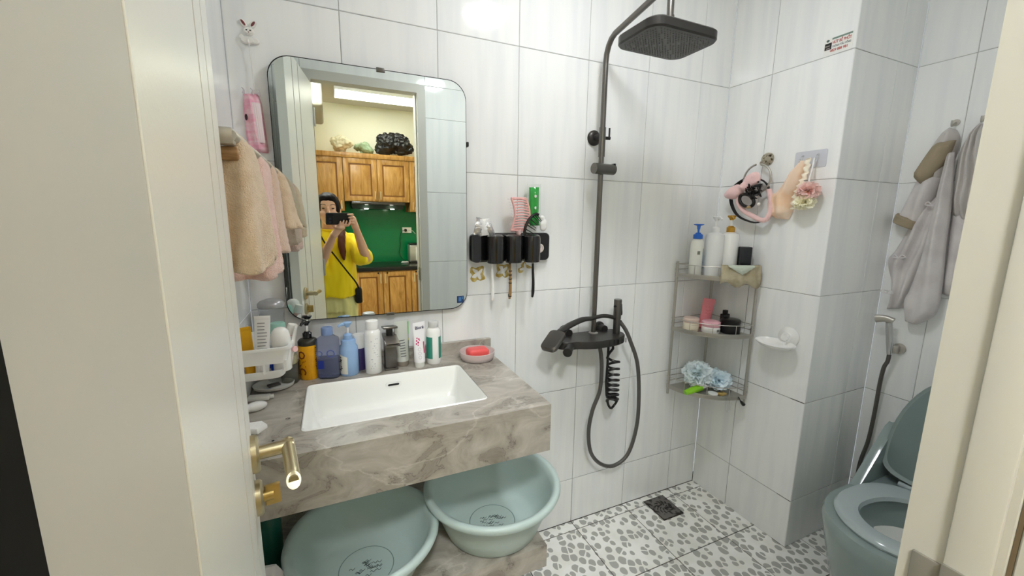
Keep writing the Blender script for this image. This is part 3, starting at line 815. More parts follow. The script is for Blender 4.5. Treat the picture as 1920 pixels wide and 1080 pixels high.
# ------------------------------------------------------------------ things on the left of the counter
bm = B()
rings = []
for k in range(25):
    a = math.pi*(1.0+k/24*1.0); rings.append(Vector((-.845+.052*math.cos(a), -.105+.045*math.sin(a)*1.15, CZ+.006)))
lathe(bm, [(.040, .0005), (.052, .006), (.055, .014), (.0535, .0145), (.049, .009), (.038, .006)], n=36, o=(-.842, -.112, CZ), sy=.82)
one('oval_tray', bm, mat('pale_grey_plastic', (206, 206, 202), .35), 'small oval pale grey tray on the counter below the caddy', 'tray', (-.842, -.112, CZ))
bm = B(); box(bm, (-.858, -.122, CZ+.0065), (-.826, -.102, CZ+.012), bev=.001, rot=Matrix.Rotation(R(25), 3, 'Z'))
one('razor_head', bm, mat('charcoal_plastic', (66, 62, 58), .5), 'small dark cartridge lying in the oval grey tray', 'razor', (-.842, -.112, CZ+.0065))
for k, (px, py, rz, lab) in enumerate(((-.866, -.262, 20, 'rounded white toothbrush head cover lying on the counter nearest the door'), (-.868, -.190, -10, 'flat white plastic stub on the counter below the caddy'))):
    bm = B()
    if k == 0:
        ball(bm, (0, 0, .013), (.026, .014, .0128)); cyl(bm, (-.03, 0, .0125), (-.004, 0, .0125), .0105, n=16)
    else:
        box(bm, (-.03, -.012, .0005), (.026, .012, .013), bev=.004); cyl(bm, (.02, 0, .007), (.034, .004, .007), .006, n=12)
    bm.transform(Matrix.Translation((px, py, CZ)) @ Matrix.Rotation(R(rz), 4, 'Z'))
    one('toothbrush_cover' if k == 0 else 'plastic_stub', bm, WHITEP, lab, 'cover' if k == 0 else 'plastic piece', (px, py, CZ))
bm = B(); prism(bm, [(-.875, -.385), (-.845, -.400), (-.828, -.372), (-.84, -.352), (-.87, -.35)], onZ(CZ), .0005, .012, bev=.004)
one('tissue', bm, mat('tissue_paper', (240, 240, 238), .8, bump=(60, .8)), 'crumpled white tissue on the counter behind the door handle', 'tissue', (-.852, -.375, CZ))
bm = B(); box(bm, (-.868, -.140, CZ+.0003), (-.846, -.132, CZ+.008), bev=.002)
one('blue_clip', bm, mat('dull_blue', (112, 128, 168), .4), 'dull blue plastic clip by the oval grey tray', 'clip', (-.857, -.136, CZ))

# wall caddy
ca = thing('wall_caddy', 'white plastic toiletries caddy fixed to the left wall', 'caddy', (XL+.001, -.19, .985))
cy0, cy1 = -.285, -.095
bm = B()
def cring(w_, z, y0, y1): return [Vector((XL+.001+a+w_/2, (y0+y1)/2+b, z)) for a, b in rrect(w_, y1-y0, .018, 4)]
loft(bm, [cring(.100, .992, cy0+.012, cy1-.012), cring(.106, .998, cy0+.008, cy1-.008), cring(.109, 1.014, cy0+.006, cy1-.006), cring(.105, 1.014, cy0+.009, cy1-.009), cring(.100, 1.000, cy0+.013, cy1-.013)])
part('tray', bm, WHITEP, ca, True)
bm = B(); loft(bm, [cring(.114, 1.034, cy0+.003, cy1-.003), cring(.122, 1.070, cy0, cy1), cring(.128, 1.071, cy0-.004, cy1+.004), cring(.128, 1.077, cy0-.004, cy1+.004), cring(.118, 1.077, cy0+.003, cy1-.003), cring(.110, 1.034, cy0+.006, cy1-.006)], cap=False, loop=True)
part('rim_band', bm, WHITEP, ca, True)
for py_ in (cy0+.006, (cy0+cy1)/2, cy1-.010):
    bm = B(); box(bm, (XL+.1065, py_, 1.010), (XL+.1135, py_+.006, 1.040)); part('upright', bm, WHITEP, ca, True)
for px_ in (.004, .060):
    bm = B(); box(bm, (XL+px_, cy0+.004, 1.008), (XL+px_+.006, cy0+.010, 1.040)); part('upright', bm, WHITEP, ca, True)
bm = B(); box(bm, (XL+.001, cy0, .99), (XL+.006, cy1, 1.10), bev=.002); part('back_plate', bm, WHITEP, ca, True)
bm = B(); prism(bm, [(XL+.112, 1.00), (XL+.119, 1.00), (XL+.138, 1.108), (XL+.134, 1.112), (XL+.126, 1.085)], lambda a, b, d: Vector((a, cy0+.06+d, b)), 0, .05, bev=.003); hk = part('side_holder', bm, WHITEP, ca, True)
bm = B(); cyl(bm, (XL+.129, cy0+.058, 1.052), (XL+.133, cy0+.054, 1.053), .008, n=16); part('pink_hook', bm, mat('pale_pink_plastic', (238, 196, 198), .4), hk, True)
# contents of the caddy
def caddy_tube(name, label, x, y, z0, h, wv, th, body, tip=None, lean=(0, 0, 0)):
    t = thing(name, label, 'tube', (x, y, z0), lean)
    bm = B(); rg = []
    for k in range(9):
        s = k/8; a = wv/2*(.86+.14*s); b = th/2*(1-s)+.0011
        rg.append([Vector((math.cos(2*math.pi*i/24)*a, math.sin(2*math.pi*i/24)*b, h*s)) for i in range(24)])
    loft(bm, rg); part('body', bm, body, t)
    bm = B(); box(bm, (-wv/2*.99, -.0016, h-.002), (wv/2*.99, .0016, h+.008), bev=.0006); part('crimp', bm, tip or body, t)
    return t
caddy_tube('cosmetic_tube', 'golden yellow tube at the left end of the wall caddy', -.874, -.235, 1.001, .118, .030, .026, mat('golden_tube', (226, 172, 30), .3), None, (0, R(-3), R(15)))
tt = caddy_tube('toothpaste_tube', 'white tube with grey ingredient print, standing in the wall caddy', -.846, -.252, 1.001, .150, .036, .028, mat('white_tube2', (236, 236, 236), .3), None, (R(4), R(4), R(8)))
for k in range(12):
    bm = B(); z = .045+.0085*k; yy = -(.014*(1-z/.150)+.0011)-.0009
    box(bm, (-.011, yy-.0002, z), (random.uniform(.004, .011), yy, z+.0025)); part('printed_line', bm, mat('grey_text', (150, 150, 152), .6), tt)
tt = caddy_tube('cosmetic_tube', 'royal blue and white tube with a gold band in the wall caddy', -.820, -.232, 1.001, .095, .020, .022, mat('royal_blue_tube', (28, 72, 190), .3), mat('white_crimp', (236, 236, 238), .4), (0, R(6), R(20)))
bm = B(); lathe(bm, [(.0098, .070), (.0098, .078)], n=24, sx=1.02, sy=.45, cap=False); part('gold_band', bm, mat('gold_print', (226, 184, 70), .4), tt)
t = thing('lotion_bottle', 'bottle with a mint green cap at the back of the wall caddy', 'bottle', (-.815, -.150, 1.001))
bm = B(); lathe(bm, [(.018, 0), (.020, .002), (.020, .082)], n=28); part('body', bm, mat('pale_mint_body', (214, 232, 226), .3), t)
bm = B(); lathe(bm, [(.0205, .0822), (.0210, .084), (.0200, .108), (.018, .111)], n=28); part('cap', bm, mat('mint_cap', (158, 206, 192), .3), t)
t = thing('roll_on_deodorant', 'white dome-capped roll-on bottle at the front of the wall caddy', 'bottle', (-.800, -.236, 1.001))
bm = B(); lathe(bm, [(.020, 0), (.0225, .003), (.0225, .072)], n=28); part('body', bm, WHITEG, t)
bm = B(); lathe(bm, [(.0235, .0722), (.024, .074), (.0235, .094), (.020, .108), (.012, .116), (.004, .118)], n=28); part('cap', bm, WHITEG, t)
t = thing('cream_tube', 'pink tube with a white cap leaning out of the right side of the wall caddy', 'tube', (-.806, -.170, 1.003), (0, R(17), 0))
bm = B(); lathe(bm, [(.010, 0), (.012, .003), (.012, .082)], n=24); part('body', bm, mat('dusty_pink_tube', (226, 186, 186), .35), t)
bm = B(); lathe(bm, [(.0128, .0822), (.0130, .084), (.0130, .108), (.012, .110)], n=24); part('cap', bm, WHITEP, t)
t = thing('cream_tub', 'blue and white cream tub under the tubes in the wall caddy', 'tub', (-.855, -.205, 1.001))
bm = B(); lathe(bm, [(.024, 0), (.026, .002), (.026, .022)], n=30); part('tub', bm, mat('royal_blue_tube', (28, 72, 190), .3), t)
bm = B(); lathe(bm, [(.0265, .0222), (.0268, .024), (.0268, .034), (.025, .036)], n=30); part('lid', bm, WHITEP, t)
# clear cup with grey lid standing on the upstand side
t = thing('lidded_cup', 'clear tall cup with a shiny grey lid behind the wall caddy', 'cup', (-.838, -.056, CZ))
bm = B(); lathe(bm, [(.026, 0), (.029, .003), (.034, .235), (.0325, .235), (.0275, .006), (.02, .004)], n=32); part('cup', bm, CLEAR, t)
bm = B(); lathe(bm, [(.0355, .235), (.0365, .237), (.0365, .246), (.030, .254), (.012, .260), (.004, .261)], n=32); part('lid', bm, mat('silver_grey_lid', (172, 172, 174), .25, metal=.3), t)

# ------------------------------------------------------------------ towels on the left wall rail
RX, RZ_ = -.792, 1.532
ra = thing('towel_rail', 'grey metal towel rail on the left wall beside the mirror', 'towel rail', (XL, -.33, RZ_))
bm = B(); cyl(bm, (RX, -.675, RZ_), (RX, -.030, RZ_), .0085, n=16); part('bar', bm, STEEL, ra, True)
for yy in (-.665, -.045):
    bm = B(); box(bm, (XL+.0015, yy-.012, RZ_-.014), (RX+.004, yy+.012, RZ_+.012), bev=.004); br = part('bracket', bm, STEEL, ra, True)
bm = B(); box(bm, (XL+.03, -.662, RZ_-.036), (RX+.006, -.652, RZ_-.0145), bev=.004); part('wooden_pad', bm, mat('light_wood', (176, 138, 92), .5, var=((150, 112, 70), 30., .4, .6), stretch=(1, 1, 8)), ra, True)

def towel(label, y0, y1, zb, xb, xf, m, seed, group='hand towels on the rail', top=.045):
    """thick towel folded over the rail: narrow over the bar, fuller towards the hem"""
    bm = B(); rings = []; n = 9
    for k in range(n+1):
        q = k/n; z = RZ_+.015-(RZ_+.015-zb)*q
        w0 = min(1, q*7)**.5; xa = RX-.016*w0-(RX-.016-xb)*q**1.2*(1 if q > 0 else 0); xz = RX+.016*w0+(xf-RX-.016)*q**1.1
        ya = y0+top*(1-q)**1.5; yb = y1-top*.6*(1-q)**1.5
        ring = []
        for a_, b_ in rrect(1, 1, .22, 4):
            u = a_+.5; v = b_+.5
            ring.append(Vector((xa+(xz-xa)*u, ya+(yb-ya)*v, z-.008*q*math.sin(6*v+seed)-.006*q*math.cos(7*u+seed))))
        rings.append(ring)
    loft(bm, rings)
    ob = finish(bm, .006, 2)
    for v in ob.verts:
        q = max(0, min(1, (RZ_-v.co.z)/(RZ_-zb))); p = v.co
        f = q**.7*(.009*math.sin(p.x*120+seed+2*noise.noise((p.x*9, p.y*9, p.z*5)))+.007*math.sin(p.y*70+2*seed+2*noise.noise((p.y*8, p.z*4, seed))))
        nn = v.normal.copy(); nn.z *= .2
        v.co = p+nn*(f+.0022*noise.noise((p.x*110, p.y*110, p.z*110)))
        if v.co.x < XL+.004: v.co.x = XL+.004
        if v.co.y > -.004: v.co.y = -.004
        if v.co.y < -.690: v.co.y = -.690
    return one('hand_towel', ob, m, label, 'towel', (RX, (y0+y1)/2, RZ_), group, smooth=180)
BEIGE = mat('beige_terry', (226, 198, 164), .95, sheen=.4, bump=(420, 1.0), var=((238, 214, 184), 40., .35, .65))
PINKT = mat('pink_terry', (240, 198, 184), .95, sheen=.4, bump=(420, 1.0), var=((246, 212, 200), 40., .35, .65))
PEACH = mat('peach_terry', (232, 202, 180), .95, sheen=.4, bump=(420, 1.0))
towel('fluffy beige towel nearest the door on the left rail', -.688, -.520, 1.328, -.870, -.758, BEIGE, .4)
towel('pale pink towel in the middle of the left rail', -.490, -.330, 1.284, -.860, -.762, PINKT, 2.1)
towel('peach towel third along the left rail', -.300, -.180, 1.312, -.850, -.760, PEACH, 3.7)
towel('small beige towel nearest the mirror on the left rail', -.155, -.060, 1.375, -.820, -.728, BEIGE, 5.2)

# ------------------------------------------------------------------ rabbit hook and pink packet
FUR = mat('white_resin', (238, 236, 232), .45)
t = thing('rabbit_hook', 'small white rabbit-shaped hook stuck to the wall above the towels', 'hook', (-.838, -.002, 1.886))
rb = onY(-.001)
def disc(bm, a, b, ra_, rb_, d0, d1, rot=0, n=20, to=rb):
    pts = [(a+ra_*math.cos(q)*math.cos(rot)-rb_*math.sin(q)*math.sin(rot), b+ra_*math.cos(q)*math.sin(rot)+rb_*math.sin(q)*math.cos(rot)) for q in [2*math.pi*i/n for i in range(n)]]
    return prism(bm, pts, to, d0, d1, bev=min(.003, (d1-d0)*.6, ra_*.5, rb_*.5))
bm = B(); disc(bm, -.838, 1.921, .0125, .0105, 0, .010); part('head', bm, FUR, t, True)
for s in (-1, 1):
    bm = B(); disc(bm, -.838+s*.0115, 1.940, .0065, .0125, 0, .006, -s*.62); e = part('ear', bm, FUR, t, True)
    bm = B(); disc(bm, -.838+s*.0118, 1.9405, .0032, .0085, .006, .0068, -s*.62); part('inner_ear', bm, mat('maroon_ear', (122, 62, 66), .5), e, True)
bm = B(); disc(bm, -.843, 1.896, .0175, .0095, 0, .009); disc(bm, -.824, 1.897, .0100, .0085, 0, .008); disc(bm, -.857, 1.903, .0060, .0075, 0, .008); part('body', bm, FUR, t, True)
for s in (-1, 1):
    bm = B(); disc(bm, -.838+s*.0045, 1.9215, .0024, .0016, .0098, .0106); part('eye', bm, INK, t, True)
bm = B(); disc(bm, -.838, 1.9165, .0018, .0012, .0098, .0106); part('nose', bm, mat('maroon_ear', (122, 62, 66), .5), t, True)
bm = B(); tube(bm, [(-.841, -.012, 1.896), (-.840, -.016, 1.888), (-.838, -.010, 1.884)], .0022, n=8, smooth=4); part('hook', bm, FUR, t, True)
t = thing('packet', 'pink wash cloth in a clear wrapper hanging by a string from the rabbit hook', 'packet', (-.842, -.012, 1.59))
bm = B(); tube(bm, [(-.8395, -.0155, 1.8865), (-.838, -.011, 1.84), (-.836, -.012, 1.765)], .0013, n=6); part('string', bm, mat('white_string', (226, 226, 224), .8), t, True)
bm = B(); sheet(bm, [(-.866, 1.752), (-.868, 1.72), (-.868, 1.66), (-.866, 1.61), (-.858, 1.596)], [(-.830, 1.756), (-.822, 1.73), (-.818, 1.66), (-.815, 1.61), (-.816, 1.594)], onY(-.003), .016, rip=.004, freq=2, seed=2.)
part('folded_cloth', bm, mat('pink_cloth', (238, 168, 190), .7, var=((244, 206, 214), 24., .42, .6), stretch=(1, 1, 3)), t, True)
bm = B()
for a, b in ((-.864, .008), (-.842, .012), (-.826, .008)):
    tube(bm, [(a, -.012, 1.753), (a+.002, -.016, 1.762), (a-.004, -.012, 1.769)], [.004, .002, .0006], n=7, smooth=3)
part('wrapper_top', bm, mat('crinkle_wrap', (238, 232, 236), .15, trans=.5), t, True)
bm = B(); sheet(bm, [(-.848, 1.730), (-.846, 1.68), (-.846, 1.62)], [(-.824, 1.728), (-.822, 1.68), (-.820, 1.62)], onY(-.0185), .003, rip=.0006, freq=5, seed=1.); part('wrapper_label', bm, mat('pale_wrap_label', (240, 222, 226), .2), t, True)
bm = B(); disc(bm, -.862, 1.688, .0035, .009, .0145, .0165); part('printed_mark', bm, mat('dark_plum', (64, 36, 44), .5), t, True)

# ------------------------------------------------------------------ toothbrush holder
BH = mat('glossy_black_holder', (14, 14, 15), .16, coat=.4)
th = thing('toothbrush_holder', 'black wall toothbrush holder with three cups right of the mirror', 'holder', (-.03, -.001, 1.25))
bm = B(); prism(bm, [(-.028+a, 1.303+b) for a, b in rrect(.322, .108, .018, 5)], onY(0), .001, .024, bev=.004); part('back_plate', bm, BH, th, True)
bm = B(); prism(bm, [(-.075+a, 1.305+b) for a, b in rrect(.235, .098, .012, 4)], onY(0), .024, .050, bev=.003); part('tray', bm, BH, th, True)
bm = B(); prism(bm, [(-.186+a, 1.303+b) for a, b in rrect(.03, .100, .012, 4)], onY(0), .022, .070, bev=.004); part('side_pocket', bm, mat('smoked_black', (34, 34, 35), .2), th, True)
for xc in (-.122, -.050, .024):
    bm = B(); pr_ = [(xc+a, 1.300+b) for a, b in rrect(.062, .105, .014, 4)]
    lathe(bm, [(.024, 1.250), (.0295, 1.252), (.0315, 1.262), (.0325, 1.335), (.0300, 1.348), (.022, 1.353)], n=28, o=(xc, -.083, 0)); part('cup', bm, mat('black_cup', (22, 22, 23), .14, coat=.5), th, True)
bm = B(); lathe(bm, [(.0165, 0), (.0175, .003), (.0150, .005), (.012, .005), (.0105, .002)], n=30, o=(.088, -.0235, 1.297), axis=(0, -1, 0)); part('dispenser_ring', bm, mat('pearl_ring', (214, 202, 196), .3), th, True)
bm = B(); cyl(bm, (.088, -.0245, 1.297), (.088, -.0262, 1.297), .0105, n=24); part('dispenser_hole', bm, mat('pale_pink_core', (226, 206, 200), .5), th, True)
bm = B(); box(bm, (.0865, -.0275, 1.297), (.0905, -.0262, 1.307)); part('dispenser_slot', bm, INK, th, True)

def toothbrush(x, y, m, m2, label):
    t = thing('toothbrush', label, 'toothbrush', (x, y, 1.112), (0, 0, 0), 'toothbrushes hanging under the holder')
    bm = B(); tube(bm, [(0, 0, 0), (.001, -.003, .02), (.001, -.004, .06), (0, -.002, .10), (0, 0, .132)], [.0040, .0062, .0056, .0050, .0044], n=10, smooth=5); part('handle', bm, m, t)
    bm = B(); tube(bm, [(0, 0, .1322), (0, 0, .137)], .0046, n=10); part('neck', bm, m2, t)
    return t
toothbrush(-.128, -.066, WHITEP, WHITEP, 'white toothbrush hanging under the leftmost black cup')
tb = toothbrush(-.058, -.066, mat('brown_gold', (150, 116, 70), .3), BLACKP, 'brown and gold toothbrush hanging under the middle black cup')
for z in (.008, .06, .075, .09, .105):
    bm = B(); lathe(bm, [(.0066, z), (.0066, z+(.003 if z > .02 else .012))], n=12, o=(.001, -.0035 if z > .02 else -.001, 0)); part('dark_band', bm, BLACKP, tb)
tb = toothbrush(.038, -.066, BLACKP, WHITEP, 'black toothbrush hanging under the rightmost black cup')

# glue stains left on the wall by old stickers
GLUE = mat('old_glue', (176, 148, 62), .5, var=((206, 188, 120), 60., .4, .6))
random.seed(11)
for xc, zc, rr_, lab in ((-.163, 1.203, .036, 'ring of yellowed glue on the wall, leftmost below the holder'), (-.060, 1.211, .034, 'ring of yellowed glue on the wall behind the brown toothbrush'), (.035, 1.213, .030, 'patch of yellowed glue on the wall by the black toothbrush')):
    bm = B(); n = 40; ph = random.uniform(0, 6)
    out_, in_ = [], []
    gap = 1.1 if xc > 0 else .0
    for k in range(n+1):
        a = gap+(2*math.pi-gap*2.2)*k/n+ph*.0-1.0
        wob = .82+.18*math.cos(4*a+ph)+.05*math.sin(9*a)
        thk = .5+.28*math.sin(4*a+ph)+.12*math.sin(7*a)
        out_.append((xc+rr_*wob*math.cos(a), zc+rr_*wob*math.sin(a))); in_.append((xc+rr_*wob*(1-.80*max(.2, thk))*math.cos(a), zc+rr_*wob*(1-.80*max(.2, thk))*math.sin(a)))
    to = onY(0)
    rows = [[to(*o_, .0006), to(*o_, .0012), to(*i_, .0012), to(*i_, .0006)] for o_, i_ in zip(out_, in_)]
    loft(bm, rows, cap=True)
    one('glue_stain', bm, GLUE, lab, 'stain', (xc, 0, zc), 'glue marks under the toothbrush holder')

# things standing in the holder tray
bm = B()
random.seed(5)
FOIL = mat('crumpled_foil', (206, 206, 208), .22, metal=.7, bump=(90, .8))
foils = ((-.178, 1.350, .034, .062, 14, 'silver foil sachet, leftmost of the crumpled packets above the holder'), (-.150, 1.350, .030, .060, -4, 'white crumpled sachet in the middle of the packets above the holder'), (-.124, 1.350, .020, .050, -24, 'thin grey sachet leaning right of the other packets above the holder'))
for k, (xc, z0, wv, hv, ang, lab) in enumerate(foils):
    bm = B(); n, m_ = 8, 10; rows = []
    for i in range(m_+1):
        s = i/m_; fr_ = []
        for j in range(n+1):
            u = j/n-.5; d = .006*math.sin(math.pi*j/n)*math.sin(math.pi*min(1, s*1.05))+.0035*noise.noise((u*9, s*7, k*3.1))
            fr_.append((u*wv*(1+.25*s), s*hv, d))
        rows.append(fr_)
    ca_, sa_ = math.cos(R(-ang)), math.sin(R(-ang))
    def P3(q, off): u, v, d = q; return Vector((xc+u*ca_-v*sa_*-1*-1, -.052-.004*k-(d+off), z0+v*ca_+u*sa_))
    ring_rows = [[P3(q, .0012) for q in row]+[P3((q[0], q[1], -abs(q[2])*.5), -.0012) for q in reversed(row)] for row in rows]
    loft(bm, ring_rows)
    one('sachet', bm, FOIL if k != 1 else mat('white_sachet', (232, 232, 232), .3, bump=(90, .6)), lab, 'sachet', (xc, -.055, z0), 'sachets in the holder tray')

PINKC = mat('pink_comb_plastic', (232, 178, 174), .35)
t = thing('hair_brush', 'pale pink vented hair brush standing in the black holder', 'hair brush', (-.016, -.045, 1.352))
# curved vented plate: two side rails and cross ribs
def arc(s, off): return Vector((-.018+off+.016*math.sin(math.pi*s)*.9, -.050-.004*math.sin(math.pi*s), 1.368+.116*s))
for off in (-.030, .030):
    bm = B(); tube(bm, [arc(k/8, off*(1-.12*(k/8-.5)**2)) for k in range(9)], .0042, n=8); part('rail', bm, PINKC, t, True)
for k in range(12):
    s = (k+.5)/12; a, b = arc(s, -.030), arc(s, .030); bm = B(); mdl = (a+b)/2+Vector((0, -.006, 0))
    tube(bm, [a, mdl+Vector((0, 0, .004)), b], .0026, n=7, smooth=4); part('rib', bm, PINKC, t, True)
for s in (0, 1):
    bm = B(); tube(bm, [arc(s, -.030), arc(s, 0), arc(s, .030)], .0046, n=8, smooth=4); part('end_bar', bm, PINKC, t, True)
for k in range(11):
    s = (k+.5)/11; a = arc(s, -.034); bm = B(); cyl(bm, a, a+Vector((-.013, -.006, .002)), .0008, .0006, n=6); ball(bm, a+Vector((-.0135, -.0062, .002)), .0014, 8, 6); part('bristle', bm, mat('pale_bristle', (214, 208, 208), .4), t, True)
bm = B(); tube(bm, [(-.020, -.050, 1.368), (-.014, -.050, 1.352)], [.012, .008], n=10); part('handle', bm, mat('pale_pink_handle', (240, 206, 202), .4), t, True)

t = thing('comb', 'black wide-toothed comb leaning in the holder', 'comb', (.036, -.055, 1.352))
bm = B(); cpts = [Vector((.004+.010*0, -.056, 1.354)), Vector((.010, -.057, 1.385)), Vector((.026, -.058, 1.412)), Vector((.048, -.058, 1.428)), Vector((.062, -.058, 1.426))]
sp_ = spline(cpts, 6); tube(bm, sp_, .0058, n=8); part('spine', bm, BLACKP, t, True)
for k in range(8):
    p = sp_[2+int(k*2.6)]; bm = B(); cyl(bm, p, p+Vector((.044-.003*k, -.002, -.020-.0012*k)), .0022, .0012, n=7); part('tooth', bm, BLACKP, t, True)
t = thing('gel_sachet', 'bright green gel sachet standing against the wall in the holder', 'sachet', (.058, -.030, 1.37))
bm = B(); sheet(bm, [(.036, 1.528), (.037, 1.48), (.038, 1.42), (.042, 1.385)], [(.078, 1.530), (.079, 1.48), (.080, 1.42), (.084, 1.385)], onY(-.027), .013, rip=.003, freq=1.5, seed=.6); part('gel', bm, mat('green_gel', (40, 158, 62), .15, coat=.4), t, True)
bm = B(); sheet(bm, [(.028, 1.540), (.029, 1.48), (.031, 1.40)], [(.086, 1.542), (.086, 1.48), (.088, 1.40)], onY(-.0265), .002, rip=.0006, freq=3, seed=.6); part('clear_wrapper', bm, mat('clear_wrap', (246, 248, 246), .1, trans=.8, ior=1.1), t, True)
for a, b in ((.057, 1.495), (.058, 1.452)):
    bm = B(); disc(bm, a, b, .005, .0055, .0395, .0405); part('white_mark', bm, WHITEP, t, True)
bm = B()
ball(bm, (.084, -.058, 1.388), (.017, .010, .024)); ball(bm, (.078, -.058, 1.412), (.012, .008, .012))
ob = finish(bm, .003, 2, (.003, 60., 2.))
one('white_cap', ob, WHITEP, 'white plastic cap with dark specks beside the black comb', 'cap', (.084, -.058, 1.365))

# ------------------------------------------------------------------ shower column
PX, PY = .335, -.060
sc = thing('shower_column', 'gunmetal shower column with rain head, shelf valve and hand shower', 'shower', (PX, 0, .93))
bm = B(); tube(bm, [(PX, PY, .935), (PX, PY, 1.2), (PX, PY, 1.99)]+[(PX, PY-.06+.06*math.cos(a), 2.0+.085*math.sin(a)) for a in [R(q) for q in (0, 20, 40, 60, 80)]]+[(PX, PY-.075, 2.088), (PX, -.335, 2.122)]+[(PX, -.335-.045*math.sin(a), 2.077+.045*math.cos(a)) for a in [R(q) for q in (15, 40, 65, 90)]]+[(PX, -.381, 2.02)], .0105, n=18)
part('riser_pipe', bm, GUN, sc, True)
bm = B(); cyl(bm, (PX, PY, 1.655), (PX, PY, 1.765), .0130, n=20); part('sleeve', bm, GUN, sc, True)
HB = 1.957; HCX, HCY = .342, -.366
bm = B(); rg = []
for wv, hv, rv, z in ((.262, .184, .040, HB), (.270, .192, .043, HB+.005), (.270, .192, .043, HB+.026), (.258, .182, .040, HB+.031), (.05, .05, .02, HB+.034)):
    rg.append([Vector((HCX+a, HCY+b, z)) for a, b in rrect(wv, hv, rv, 8)])
loft(bm, rg); hd = part('rain_head', bm, GUND, sc, True, smooth=30)
bm = B(); lathe(bm, [(.020, HB+.033), (.018, HB+.045), (.0125, HB+.060), (.0125, HB+.075)], n=24, o=(PX, -.381, 0)); part('swivel', bm, GUN, sc, True)
bm = B()
for i in range(22):
    for j in range(15):
        a, b = (i-10.5)*.0112, (j-7)*.0112
        if abs(a)+abs(b) > .178 or (abs(abs(a)*.68-abs(b)) < .004): continue
        k = 6
        lathe(bm, [(.0012, HB-.0022), (.0019, HB-.0005), (.0019, HB+.001)], n=k, o=(HCX+a, HCY+b, 0))
part('nozzles', bm, mat('nozzle_rubber', (120, 120, 118), .4), hd, True, kind='stuff')
bm = B(); lathe(bm, [(.030, .001), (.030, .007), (.024, .014), (.013, .016)], n=28, o=(PX, 0, 1.735), axis=(0, -1, 0)); cyl(bm, (PX, -.015, 1.735), (PX, PY, 1.735), .011, n=18); part('wall_bracket', bm, GUND, sc, True)
bm = B(); cyl(bm, (PX+.010, PY, 1.727), (PX+.034, PY-.004, 1.727), .006, n=14); cyl(bm, (PX+.030, PY-.004, 1.725), (PX+.030, PY-.004, 1.765), .0035, n=10); part('clamp_lever', bm, GUND, sc, True)
# slider holder
bm = B(); cyl(bm, (PX-.047, PY-.020, 1.607), (PX+.052, PY-.012, 1.607), .0205, n=26); sl = part('slider', bm, GUN, sc, True)
bm = B(); box(bm, (PX+.046, PY-.026, 1.612), (PX+.0535, PY-.002, 1.630), bev=.002); part('slider_slot', bm, BLACKM, sl, True)
# valve body: flat shelf with a wavy front
VZ = .935
out = [(.185, -.030), (.150, -.080), (.135, -.115), (.165, -.140), (.205, -.145), (.235, -.158), (.275, -.168), (.330, -.168), (.390, -.160), (.440, -.135), (.462, -.100), (.455, -.060), (.430, -.030)]
ol_ = [(p.x, p.y) for p in spline([(a, b, 0) for a, b in out], 5, True)]
bm = B(); prism(bm, ol_, onZ(VZ-.030), 0, .030, bev=.004); vb = part('valve_shelf', bm, GUND, sc, True, smooth=30)
bm = B(); lathe(bm, [(.020, VZ), (.020, VZ+.003), (.0135, VZ+.006)], n=24, o=(PX, PY, 0)); part('pipe_collar', bm, mat('pale_collar', (170, 168, 162), .3, metal=.6), vb, True)
bm = B(); cyl(bm, (.175, -.135, VZ-.018), (.140, -.175, VZ-.022), .016, n=20); cyl(bm, (.140, -.175, VZ-.022), (.132, -.184, VZ-.023), .0175, n=20); part('temperature_knob', bm, GUND, vb, True)
for xx in (.405, .225):
    bm = B(); lathe(bm, [(.026, .001), (.026, .008), (.017, .012), (.017, .045)], n=24, o=(xx, 0, VZ+.005), axis=(0, -1, 0)); part('inlet_flange', bm, GUND, vb, True)
for k in range(5):
    x_ = .34+k*.022; bm = B(); box(bm, (x_, -.1685+.006*max(0, k-2), VZ-.024), (x_+.0015, -.160, VZ-.004)); part('key_line', bm, BLACKM, vb, True)
# hand shower lying on a rest at the left
hs = thing('hand_shower', 'flat gunmetal hand shower resting on the left of the valve shelf', 'hand shower', (.15, -.115, .95))
d_ = Vector((-.100, -.055, -.070)).normalized(); hc = Vector((.088, -.150, .955)); sx_ = d_.cross(Vector((0, 0, 1))).normalized(); nr = sx_.cross(d_).normalized()
if nr.z < 0: nr = -nr
rm = Matrix((sx_, d_, nr)).transposed()
bm = B(); rg = []
for wv, hv, z in ((.062, .094, -.012), (.068, .100, -.008), (.068, .100, .004), (.060, .092, .010)):
    rg.append([hc+rm @ Vector((a, b, z)) for a, b in rrect(wv, hv, .018, 5)])
loft(bm, rg); h_ = part('spray_head', bm, GUN, hs, True, smooth=30)
bm = B(); rg = [[hc+rm @ Vector((a, b, z)) for a, b in rrect(.054, .084, .014, 5)] for z in (-.0135, -.0119)]; loft(bm, rg); part('spray_face', bm, mat('spray_face', (84, 76, 70), .4, var=((40, 38, 36), 160., .45, .55)), h_, True)
st = hc-d_*.045; bm = B(); tube(bm, [st, st-d_*.02+Vector((.012, .006, -.006)), Vector((.190, -.105, .995)), Vector((.255, -.092, 1.008)), Vector((.300, -.088, 1.008))], [.012, .013, .0135, .0125, .0105], n=14, smooth=5, sx=1.15, sy=.8); part('handle', bm, GUND, hs, True)
bm = B(); tube(bm, [(.300, -.088, 1.008), (.360, -.090, 1.014), (.410, -.095, 1.004), (.440, -.100, .985)], .0085, n=12, smooth=6); part('hose_end', bm, GUND, hs, True)
